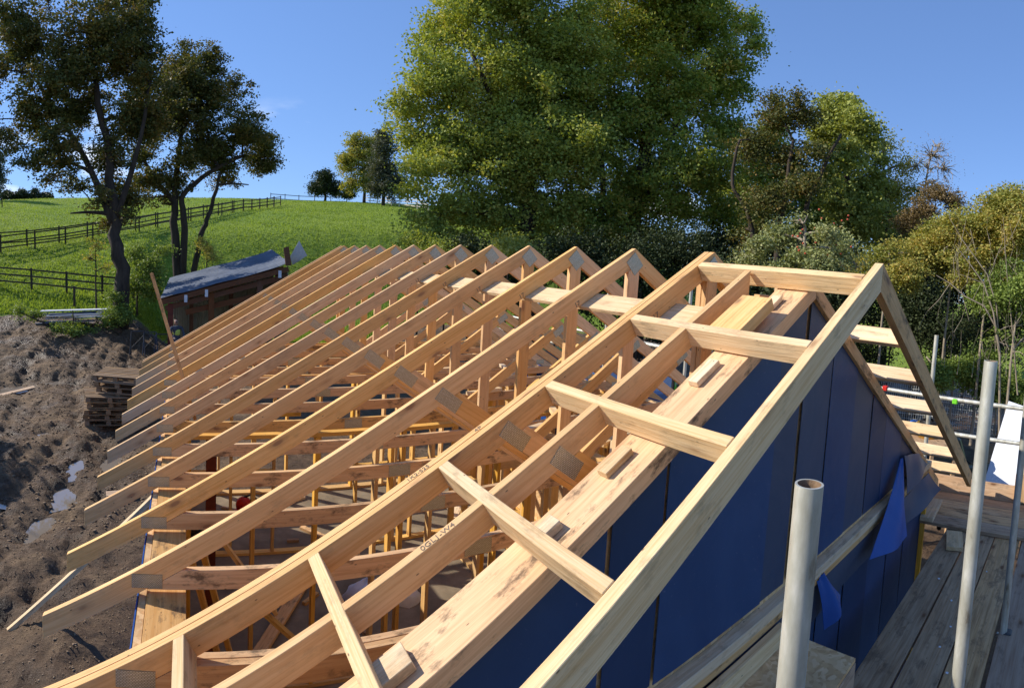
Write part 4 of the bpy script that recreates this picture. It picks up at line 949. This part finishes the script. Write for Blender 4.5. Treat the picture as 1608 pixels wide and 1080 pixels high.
# ------------------------------------------------------------------ vegetation
def leaves(P, size, m, name, flat=.0, aspect=.62):
    n_ = len(P); s = size*rng.uniform(.6, 1.25, n_)
    a = rng.normal(size=(n_, 3)); a[:, 2] *= .6; a /= np.linalg.norm(a, axis=1)[:, None]
    q = rng.normal(size=(n_, 3)); q[:, 2] += flat; b_ = np.cross(a, q); b_ /= np.linalg.norm(b_, axis=1)[:, None]+1e-9
    a = a*s[:, None]*.5; b_ = b_*s[:, None]*.5*aspect
    V = np.stack([P-a, P-b_*.95+a*.1, P+a, P+b_+a*.1], 1).reshape(-1, 3)
    return npmesh(name, V, np.arange(n_*4).reshape(-1, 4), m)
def tree(name, label, cat, base, trunk, lobes, leaf_m, nleaf, lsize, bark=BARK, group=None, clump=.55, cl_n=42, limb_r=.12, fill=.45, twigs=True, twn=7, gap=0., stems=(), trunk_r=.3, crown=True, shape=(1, 1, .85)):
    """base: point; trunk: list of (point) up from base; lobes: [(centre, radius)]"""
    t = thing(name, label, cat, base, group); o = np.array(base)
    base = Vector(base)
    nodes = []; tb_ = MB()
    def limb(pts, r0, r1):
        pts = [Vector(p)-base for p in pts]
        sm_ = []
        for i in range(len(pts)-1):
            p0 = pts[max(i-1, 0)]; p1 = pts[i]; p2 = pts[i+1]; p3 = pts[min(i+2, len(pts)-1)]
            for j in range(4):
                q = j/4; sm_.append(.5*((2*p1)+(p2-p0)*q+(2*p0-5*p1+4*p2-p3)*q*q+(3*p1-p0-3*p2+p3)*q**3))
        sm_.append(pts[-1]); k = len(sm_)
        wob = r0*.25
        sm_ = [sm_[0]]+[p+Vector((random.uniform(-wob, wob), random.uniform(-wob, wob), 0)) for p in sm_[1:]]
        tb_.tube(sm_, [r0+(r1-r0)*(i/(k-1))**.8 for i in range(k)], 7)
        nodes.extend([(p, r0+(r1-r0)*i/(k-1)) for i, p in enumerate(sm_) if i > k*.25])
    limb([base-Vector((0, 0, .3))]+list(trunk), trunk_r, trunk_r*.3)
    for st in stems: limb(st[0], st[1], st[1]*.35)
    vol = sum(r_**2.2 for _, r_ in lobes); Ps = []
    for c_, r_ in lobes:
        c_ = Vector(c_)-base
        near = min(nodes, key=lambda q: (q[0]-c_).length+max(0, q[0].z-c_.z)*1.5)
        mid = near[0].lerp(c_, .5)+Vector((random.uniform(-.2, .2)*r_, random.uniform(-.2, .2)*r_, .12*r_))
        limb([near[0]+base, mid+base, c_+base], min(near[1]*.8, limb_r), .03)
        nl = max(20, int(nleaf*(r_**2.2)/vol)); nc = max(4, nl//cl_n)
        d = rng.normal(size=(nc, 3)); d /= np.linalg.norm(d, axis=1)[:, None]
        rad = r_*(rng.uniform(0, 1, nc)**fill)
        rad *= 1+.22*np.sin(d[:, 0]*5+d[:, 2]*7+r_)+rng.normal(0, .07, nc)
        cc = np.array(c_)+d*rad[:, None]*np.array(shape)
        if gap:
            gn = fbm(cc[:, 0]*.8+cc[:, 1]*.3+50, cc[:, 2]*.8+cc[:, 1]*.5+50, 2, 7); cc = cc[gn > gap*.75]; nc = len(cc)
            if nc < 3: continue
        if twigs:
            ln = [q for q in nodes if (q[0]-c_).length < r_*1.1] or nodes
            LA = np.array([q[0] for q in ln])
            for i in rng.choice(nc, min(nc, max(6, int(r_*twn))), False):
                e = Vector(cc[i]); s_ = Vector(LA[np.argmin(((LA-cc[i])**2).sum(1))])
                m_ = s_.lerp(e, .55)+Vector((random.uniform(-.15, .15)*r_, random.uniform(-.15, .15)*r_, .08*r_))
                tb_.tube([s_, m_, e], [.024, .015, .006], 4, False)
                nodes.append((m_, .03))
        if crown:
            p = np.repeat(cc, cl_n, 0)+rng.normal(size=(nc*cl_n, 3))*np.array([clump, clump, clump*.55])*rng.uniform(.35, .75, (nc, 1)).repeat(cl_n, 0)
            Ps.append(p)
    part('trunk', tb_, bark, t, True)
    if crown:
        P = np.concatenate(Ps); link('crown', leaves(P, lsize, leaf_m, 'crown', .6), t)
    return t
def LB(lst, r, jit=1.2, zmin=None):
    """lobes given by view angle; radius in the same unit; r distance with some spread"""
    out_ = []
    for i, (u, v, s) in enumerate(lst):
        rr_ = r+random.uniform(-jit, jit); out_.append((at(u, v, rr_), s*rr_/FPX))
    return out_
# left pair
bA = ground_at(187, 512)
rA = (bA-EYE).length
tree('ash_tree', 'tall dark broadleaf tree with leaning ivied trunk at the far left', 'tree', bA, [at(192, 440, 25), at(181, 370, 25), at(176, 300, 25), at(166, 220, 25), at(150, 120, 25)],
     LB([(60, 70, 70), (150, 50, 78), (45, 165, 62), (120, 180, 70), (205, 110, 68), (12, 110, 55), (228, 50, 52), (172, 250, 42), (75, 5, 62), (195, -15, 58), (88, 225, 36), (-20, 190, 45), (200, 190, 50), (150, 320, 24), (105, 255, 26), (20, 30, 50), (120, 110, 70), (255, 95, 26), (235, 170, 50), (215, 235, 42), (150, 290, 34), (60, 245, 34), (235, 120, 52), (165, 350, 20), (200, 340, 20), (20, 220, 40), (130, 300, 36), (182, 300, 34), (208, 310, 24), (110, 335, 20), (75, 285, 28), (225, 200, 40)], 25.3, 1.4),
     L_DARK, 175000, .145, clump=.38, gap=.47, twn=14, cl_n=60, trunk_r=.42, stems=(([at(178, 350, 25), at(130, 240, 25.3), at(60, 130, 25.6)], .2), ([at(182, 340, 25), at(215, 240, 24.6), at(235, 130, 24.4)], .17)), limb_r=.13, fill=.6)
bB = Vector((at(283, 430, 30.5).x, at(283, 430, 30.5).y, 0)); bB.z = gz(bB.x, bB.y)
tree('maple_tree', 'rounded dark tree with several bare stems behind the shed', 'tree', bB, [at(274, 370, 30.5), at(274, 310, 30.5), at(282, 230, 30.5), at(290, 150, 30.5)],
     LB([(285, 110, 42), (335, 150, 55), (385, 205, 48), (265, 200, 52), (330, 240, 50), (405, 250, 30), (248, 140, 45), (228, 245, 30), (368, 150, 34), (330, 90, 26), (300, 190, 55), (355, 265, 34), (415, 225, 22), (250, 275, 28), (390, 290, 20), (300, 285, 22), (240, 310, 18), (355, 285, 26), (420, 260, 18), (275, 290, 24), (225, 285, 24), (255, 320, 16), (310, 130, 40), (300, 250, 34)], 30.5, 1.3),
     L_DARK, 125000, .145, clump=.38, gap=.45, twn=14, cl_n=60, trunk_r=.3, stems=(([bB, at(290, 360, 30.3), at(286, 310, 30.3), at(330, 270, 30.3), at(380, 245, 30.3)], .24), ([bB+Vector((.3, 0, 0)), at(312, 385, 30), at(325, 345, 30), at(338, 300, 30), at(345, 270, 30)], .2), ([at(274, 320, 30.5), at(240, 275, 30.5), at(215, 230, 30.5)], .16)), limb_r=.11, fill=.6)
# scrub under them
def shrub(name, label, lobes, m, nleaf, ls, cat='bush', bark=BARK, group=None, clump=.3, **k):
    c_ = lobes[0][0]; bz = gz(c_.x, c_.y); base = Vector((c_.x, c_.y, bz))
    top = max(l[0].z for l in lobes)
    return tree(name, label, cat, base, [base.lerp(Vector((c_.x, c_.y, top)), .5), Vector((c_.x, c_.y, max(bz+.2, top)))], lobes, m, nleaf, ls, bark, group, clump, trunk_r=k.pop('trunk_r', .06), limb_r=.05, **k)
shrub('scrub_bush', 'low leafy scrub growing between the two left trees', LB([(215, 400, 18), (235, 420, 22), (205, 450, 20), (240, 455, 20), (255, 395, 14)], 26.5, .5), L_UND, 9000, .11)
shrub('scrub_bush', 'yellowish sapling in front of the leaning left trunk', LB([(150, 385, 14), (140, 405, 12), (165, 420, 12)], 25.6, .3), L_YEL, 700, .12)
shrub('ivy_growth', 'ivy clump round the foot of the leaning trunk', LB([(184, 490, 14), (178, 465, 10), (196, 500, 12), (170, 505, 10)], 24.3, .3), L_UND, 4500, .1)
shrub('scrub_bush', 'reddish sparse sapling right of the stems behind the shed', LB([(325, 395, 14), (315, 380, 10), (335, 405, 8)], 29, .3), L_YEL, 900, .12)
shrub('scrub_bush', 'weedy clump at the mud edge beside the metal pile', LB([(115, 520, 14), (90, 518, 10), (140, 522, 14), (30, 490, 10), (55, 495, 12)], 23.8, .5), L_UND, 4000, .1, fill=.8)
# hill trees
def hilltree(name, label, u, vb, r, lobes, m, n_, ls, bark=BARK, tr=.3):
    b_ = at(u, vb, r); b_.z = gz(b_.x, b_.y)
    return tree(name, label, 'tree', b_, [b_.lerp(lobes[0][0], .5), lobes[0][0]], lobes, m, n_, ls, bark, 'trees along the hill top', clump=.7, trunk_r=tr, limb_r=.2, fill=.5)
hilltree('holly_tree', 'round blackish tree on the crest of the hill', 511, 315, 95, LB([(511, 290, 19), (499, 296, 14), (525, 296, 14), (510, 277, 13)], 95, 1), L_HOLLY_SHADE, 13000, .3)
hilltree('oak_tree', 'yellowing tree with visible trunk on the hill left of the big one', 572, 318, 88, LB([(572, 240, 28), (546, 262, 19), (590, 262, 24), (560, 222, 16), (545, 248, 15), (575, 285, 20), (550, 290, 15), (590, 225, 16)], 88, 1.5), L_YEL, 22000, .32)
hilltree('willow_tree', 'grey green narrow tree touching the big central tree on the hill', 602, 318, 80, LB([(604, 235, 20), (600, 265, 24), (614, 290, 24), (602, 215, 13), (592, 295, 16)], 80, 1), L_GREY, 18000, .3)
for u, v, s, lab in ((545, 303, 9, 'low dark bush on the crest right of the round tree'), (12, 305, 8, 'leftmost hedge bush on the far left skyline'), (33, 306, 8, 'hedge bush on the skyline, second from the left edge'), (55, 306, 9, 'hedge bush on the skyline under the left tree'), (72, 308, 6, 'smallest hedge bush on the left skyline')):
    shrub('hedge_bush', lab, LB([(u, v, s), (u+5, v+3, s*.8), (u-6, v+3, s*.7)], 92, 1), L_HOLLY_SHADE, 2500, .35, group='bushes on the skyline', clump=.5)
hilltree('oak_tree', 'tree cut by the left frame edge on the skyline', -15, 316, 85, LB([(-10, 275, 22), (-4, 250, 12), (-8, 300, 12)], 85, 1), L_GREY, 7000, .32)
# big central pair
bC = at(828, 470, 27); bC.z = gz(bC.x, bC.y)
tree('lime_tree', 'enormous dense green tree in the middle, left of the pair', 'tree', bC, [at(826, 380, 27), at(832, 260, 27), at(828, 120, 27), at(820, -60, 27)],
     LB([(705, 50, 58), (755, 10, 66), (690, 125, 62), (662, 190, 52), (765, 130, 88), (845, 70, 100), (675, 265, 52), (735, 235, 80), (810, 240, 92), (850, 180, 92), (695, 335, 50), (770, 330, 72), (865, 330, 78), (720, -25, 45), (800, -60, 90), (640, 160, 32), (648, 225, 28), (655, 120, 26), (900, 100, 80), (900, 240, 80), (650, 305, 22), (690, 380, 30)], 27, 2.0),
     L_BIG, 240000, .165, clump=.55, trunk_r=.6, limb_r=.2, fill=.45, cl_n=95, gap=.36, twn=10, stems=(([at(830, 330, 27), at(790, 200, 26.5), at(740, 80, 26)], .25), ([at(830, 300, 27), at(880, 150, 26.8), at(910, 20, 26.6)], .25)))
bD = at(1000, 470, 28.5); bD.z = gz(bD.x, bD.y)
tree('lime_tree', 'enormous dense tree in the middle with golden right hand edge', 'tree', bD, [at(995, 380, 28.5), at(1010, 240, 28.5), at(1030, 110, 28.5), at(1050, -20, 28.5)],
     LB([(965, 50, 92), (1050, 30, 86), (1120, 50, 52), (1160, 30, 30), (955, 190, 95), (1055, 150, 92), (1120, 130, 52), (1000, 300, 92), (1085, 270, 80), (1150, 95, 36), (1165, 140, 22), (1000, -60, 80), (1100, -30, 60), (1140, 210, 38), (1120, 340, 62), (940, 350, 70), (1185, 45, 18), (1178, 75, 18), (1040, 380, 60)], 28.5, 2.0),
     L_BIG2, 230000, .17, clump=.55, trunk_r=.55, limb_r=.2, fill=.45, cl_n=95, gap=.36, twn=10, stems=(([at(1005, 330, 28.5), at(1060, 200, 28), at(1120, 90, 28)], .22), ([at(940, 420, 28), at(945, 300, 28), at(935, 150, 28)], .25)))
# right hand row
bE = at(1225, 450, 22.5); bE.z = gz(bE.x, bE.y)
tree('hawthorn_tree', 'dark sparse tree with a mesh of black branches right of the big pair', 'tree', bE, [at(1222, 380, 22.5), at(1235, 300, 22.5), at(1245, 220, 22.5)],
     LB([(1225, 185, 38), (1265, 185, 28), (1185, 230, 38), (1240, 250, 42), (1200, 310, 44), (1275, 235, 26), (1250, 155, 18), (1215, 155, 16), (1260, 290, 34), (1180, 370, 36)], 22.5, 1.0),
     L_DARK, 26000, .12, gap=.4, clump=.34, trunk_r=.2, limb_r=.1, fill=.7, cl_n=24, stems=(([bE, at(1260, 350, 22.3), at(1290, 270, 22.3), at(1320, 210, 22.3)], .15), ([bE, at(1180, 360, 22.6), at(1150, 290, 22.6), at(1160, 220, 22.6)], .14)))
bF = at(1330, 430, 25); bF.z = gz(bF.x, bF.y)
tree('maple_tree', 'bright lime green tree behind the dark sparse one', 'tree', bF, [at(1330, 340, 25), at(1328, 240, 25)],
     LB([(1310, 175, 30), (1342, 195, 30), (1362, 225, 24), (1335, 255, 42), (1310, 300, 45), (1360, 290, 36), (1295, 215, 34), (1350, 340, 48), (1330, 160, 16), (1372, 205, 14), (1378, 250, 18)], 25, 1.0), L_LIME, 40000, .16, gap=.42, clump=.38, twn=12, trunk_r=.25, fill=.5)
bG = at(1398, 430, 27); bG.z = gz(bG.x, bG.y)
tree('ash_tree', 'thin half bare tree with light leaves against the sky', 'tree', bG, [at(1393, 340, 27), at(1388, 270, 27), at(1385, 215, 27)],
     LB([(1390, 230, 26), (1420, 260, 30), (1405, 300, 34), (1375, 280, 30), (1440, 300, 28), (1385, 340, 36), (1425, 345, 34)], 27, .8), L_YEL, 9500, .12, clump=.5, trunk_r=.12, limb_r=.07, fill=.8, cl_n=14)
bH = at(1455, 430, 26); bH.z = gz(bH.x, bH.y)
tree('bare_tree', 'leafless pale twiggy tree against the sky at the right', 'tree', bH, [at(1448, 340, 26), at(1455, 280, 26), at(1465, 230, 26)],
     LB([(1465, 245, 28), (1482, 265, 26), (1440, 260, 24), (1475, 230, 20), (1470, 290, 30)], 26, .6), L_TAN, 700, .07, BARKP, None, .5, 3, .05, .6, True, twn=60, trunk_r=.09)
shrub('hazel_bush', 'tan brown bush below the leafless pale tree', LB([(1470, 305, 24), (1495, 315, 22), (1450, 330, 26), (1430, 350, 26)], 24, .6), L_TAN, 9000, .1, fill=.7)
for i, lb in enumerate([[(1195, 250, 50), (1235, 290, 55), (1190, 340, 55), (1160, 300, 45), (1210, 210, 34)], [(1290, 330, 55), (1340, 350, 50), (1310, 290, 40), (1270, 380, 50)], [(1400, 360, 44), (1450, 370, 40), (1380, 320, 34), (1490, 380, 40)]]):
    b_ = at(lb[0][0], 440, 34); b_.z = gz(b_.x, b_.y); LL = LB(lb, 34, 1)
    tree('woodland_tree', ['shaded green tree filling the gap behind the dark sparse tree', 'shaded green tree behind the lime green one', 'olive tree behind the thin half bare tree'][i], 'tree', b_, [b_.lerp(LL[0][0], .5), LL[0][0]], LL, [L_BIG, L_BIG, L_YEL][i], 26000, .2, clump=.6, trunk_r=.25, fill=.45, gap=.3)
# right hedge mass, split in countable shrubs
specs = [([(1500, 365, 42), (1475, 400, 36), (1510, 420, 40), (1455, 380, 30)], 20, L_YEL, 22000, 'yellowing hazel bush between ladder frame and right edge'),
         ([(1560, 345, 45), (1590, 320, 36), (1575, 400, 46), (1615, 360, 46)], 19, L_YEL, 26000, 'tall yellow green hazel at the right edge'),
         ([(1600, 450, 48), (1560, 470, 38), (1625, 520, 50), (1590, 545, 38)], 18.2, L_UND, 22000, 'green bush hanging over the mesh fence at the right edge'),
         ([(1395, 405, 30), (1360, 425, 30), (1420, 430, 30), (1440, 400, 24)], 19, L_YEL, 13000, 'bush with yellow leaves just behind the ladder ridge'),
         ([(1500, 570, 30), (1470, 590, 26), (1530, 590, 28), (1455, 560, 20), (1545, 560, 24)], 19.5, L_UND, 14000, 'fresh green undergrowth behind the mesh fence'),
         ([(1575, 600, 28), (1600, 620, 26), (1555, 620, 22)], 20.5, L_UND, 9000, 'green undergrowth beside the foam boards')]
for lb, r, m, n_, lab in specs: shrub('hazel_bush', lab, LB(lb, r, .7), m, int(n_*1.7), .10, clump=.30, gap=.4, trunk_r=.07, bark=BARKP, fill=.6, twn=16)
# pale bare limbs in front of that hedge
bl = at(1578, 640, 18); bl.z = gz(bl.x, bl.y)
mbx = MB()
def bare(pts, r0, r1):
    r0 *= .6; r1 *= .5
    mbx.tube(pts, [r0+(r1-r0)*i/(len(pts)-1) for i in range(len(pts))], 6, False)
bare([bl, at(1570, 560, 17.6), at(1562, 510, 17.4), at(1545, 480, 17.2), at(1515, 465, 17.2), at(1492, 445, 17.2), at(1470, 432, 17.2)], .07, .015)
bare([at(1571, 560, 17.6), at(1560, 490, 17.3), at(1545, 445, 17.1), at(1520, 410, 17), at(1500, 385, 17)], .06, .012)
bare([at(1568, 540, 17.6), at(1565, 480, 17.3), at(1550, 430, 17.1), at(1510, 375, 17), at(1490, 340, 17)], .05, .01)
bare([at(1598, 620, 17.8), at(1590, 520, 17.5), at(1582, 440, 17.2), at(1575, 340, 17)], .045, .01)
bare([at(1545, 445, 17.1), at(1520, 435, 17), at(1500, 428, 17)], .02, .006)
bare([at(1492, 445, 17.2), at(1475, 470, 17.1), at(1455, 490, 17.1), at(1440, 520, 17.1)], .02, .006)
for i in range(60):
    p = at(random.uniform(1480, 1600), random.uniform(370, 600), random.uniform(16.9, 17.8)); bare([p, p+Vector((random.uniform(-.5, .5), random.uniform(-.3, .3), random.uniform(.2, .9))), p+Vector((random.uniform(-.9, .9), random.uniform(-.3, .3), random.uniform(.6, 1.4)))], .014, .004)
solo('bare_bush', mbx, BARKP, 'pale leafless limbs arching in front of the yellow hedge', 'bush', smooth=True)
# apple tree with fruit
bJ = at(1262, 470, 15.5); bJ.z = gz(bJ.x, bJ.y)
ap = tree('apple_tree', 'grey twiggy apple tree with red fruit behind the gable', 'tree', bJ, [at(1262, 430, 15.5), at(1265, 390, 15.5), at(1262, 350, 15.5)],
     LB([(1262, 350, 24), (1300, 365, 26), (1225, 370, 26), (1195, 385, 24), (1250, 400, 34), (1320, 395, 28), (1180, 410, 24), (1290, 415, 30), (1345, 420, 24), (1215, 425, 30)], 15.5, .8), L_APP, 22000, .085, BARKP, None, .26, 20, .05, .7, True, twn=26, gap=.42, trunk_r=.1)
am = MB()
V = []; F = []
for j in range(1, 5):
    for i in range(8): V.append((.032*math.sin(math.pi*j/5)*math.cos(i*math.pi/4), .032*math.sin(math.pi*j/5)*math.sin(i*math.pi/4), .03*math.cos(math.pi*j/5)))
for j in range(3):
    for i in range(8): F.append([j*8+i, (j+1)*8+i, (j+1)*8+(i+1) % 8, j*8+(i+1) % 8])
F += [list(range(8)), list(range(31, 23, -1))]
APM = noisemat('apple_skin', [(.3, (.4, .05, .03)), (.7, (.5, .12, .05))], 20, 3, .4)
ame = MB().add(V, F).mesh('apple', APM, True)
for i in range(26):
    p = at(random.uniform(1240, 1345), random.uniform(325, 400), random.uniform(14.6, 15.6))-bJ
    o = link('apple', ame, ap, p)
# undergrowth below the big trees and behind the gable, shade put into blackish leaf colour
specs = [([(660, 385, 26), (640, 400, 16), (690, 400, 24)], 22.5, L_BIG, 9000, 'bush at the left foot of the big tree'), ([(740, 400, 34), (780, 410, 30)], 22.5, L_HOLLY_SHADE, 11000, 'bush coloured dark for the shade below the big tree behind the truss peaks'),
         ([(800, 388, 20), (820, 400, 22)], 20.5, L_LIME, 4000, 'small pale green bush above the sixth truss peak'), ([(880, 400, 45), (930, 410, 45)], 23, L_HOLLY_SHADE, 13000, 'dark bush under the shade of the big trees'),
         ([(1010, 410, 50), (1070, 400, 50)], 23.5, L_HOLLY_SHADE, 15000, 'dark bush behind the doubled truss peak'), ([(1130, 440, 50), (1180, 450, 50), (1140, 500, 50)], 21, L_HOLLY_SHADE, 16000, 'dark bush left of the apple tree'),
         ([(1320, 470, 55), (1380, 500, 60), (1350, 560, 50)], 25, L_HOLLY_SHADE, 20000, 'thicket coloured dark for the shaded hollow behind the ladder frame'), ([(1440, 490, 55), (1480, 530, 50), (1430, 440, 40)], 24, L_HOLLY_SHADE, 20000, 'dark thicket behind the bare limbs'),
         ([(1560, 520, 60), (1620, 480, 60), (1600, 420, 60)], 23, L_HOLLY_SHADE, 20000, 'dark thicket behind the right edge hazel'), ([(1250, 480, 45), (1290, 440, 40)], 19, L_HOLLY_SHADE, 12000, 'dark thicket behind the apple tree'),
         ([(1010, 480, 50), (940, 470, 45), (1060, 520, 45)], 25, L_HOLLY_SHADE, 16000, 'dark thicket at ground level beyond the trusses'), ([(700, 440, 30), (760, 450, 34), (820, 450, 34)], 24, L_HOLLY_SHADE, 12000, 'dark low thicket seen between the trusses')]
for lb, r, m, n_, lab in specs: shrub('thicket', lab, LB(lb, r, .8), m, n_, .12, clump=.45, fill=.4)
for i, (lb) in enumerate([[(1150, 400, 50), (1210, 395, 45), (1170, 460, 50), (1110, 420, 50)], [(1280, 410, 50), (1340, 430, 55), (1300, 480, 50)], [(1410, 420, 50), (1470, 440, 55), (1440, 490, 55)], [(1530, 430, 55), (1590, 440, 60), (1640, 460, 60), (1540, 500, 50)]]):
    shrub('thicket', ['dark far thicket left of the apple tree', 'dark far thicket behind the apple tree', 'dark far thicket behind the ladder ridge', 'dark far thicket behind the right edge hedge'][i], LB(lb, 30, .8), L_HOLLY_SHADE, 16000, .2, clump=.6, fill=.4)
# the tree left of the frame that throws its shadow on the mud
bT = Vector((-14.0, 16.0, gz(-14.0, 16.0)))
tree('ash_tree', 'tree out of frame at the left whose shadow lies on the mud', 'tree', bT, [bT+Vector((0, 0, 2)), bT+Vector((.2, .1, 4)), bT+Vector((.1, 0, 5.5))],
     [(bT+Vector((0, 0, 5)), 1.5), (bT+Vector((.9, .4, 4.4)), 1.0), (bT+Vector((-1.1, -.6, 4.6)), 1.2), (bT+Vector((.4, -1.0, 3.8)), 1.0)], L_DARK, 14000, .16, clump=.4, trunk_r=.18, fill=.5)
# grass tufts on the bank and near slope
def grass(name, n_, label):
    r = 25+rng.uniform(0, 1, n_)**1.8*72; a = rng.uniform(-.40, .62, n_); x = EYE.x+r*np.sin(a); y = r*np.cos(a)
    k = grassmask(x, y) > .6; x = x[k]; y = y[k]; r = r[k]; z = height(x, y); n2_ = len(x); h_ = rng.uniform(.05, .14, n2_)*(1+.6*fbm(x*.7, y*.7, 3, 4)); t = rng.uniform(0, 6.28, n2_); w_ = rng.uniform(.02, .05, n2_)
    l = rng.normal(0, .05, (n2_, 2))
    V = np.stack([np.stack([x-w_*np.cos(t), y-w_*np.sin(t), z-.02], 1), np.stack([x+w_*np.cos(t), y+w_*np.sin(t), z-.02], 1), np.stack([x+l[:, 0], y+l[:, 1], z+h_], 1)], 1).reshape(-1, 3)
    o = link(name, npmesh(name, V, np.arange(n2_*3).reshape(-1, 3), GRASSB)); return tag(o, label, 'grass', kind='stuff')
grass('grass_tufts', 190000, 'short pasture grass on the bank and slope')
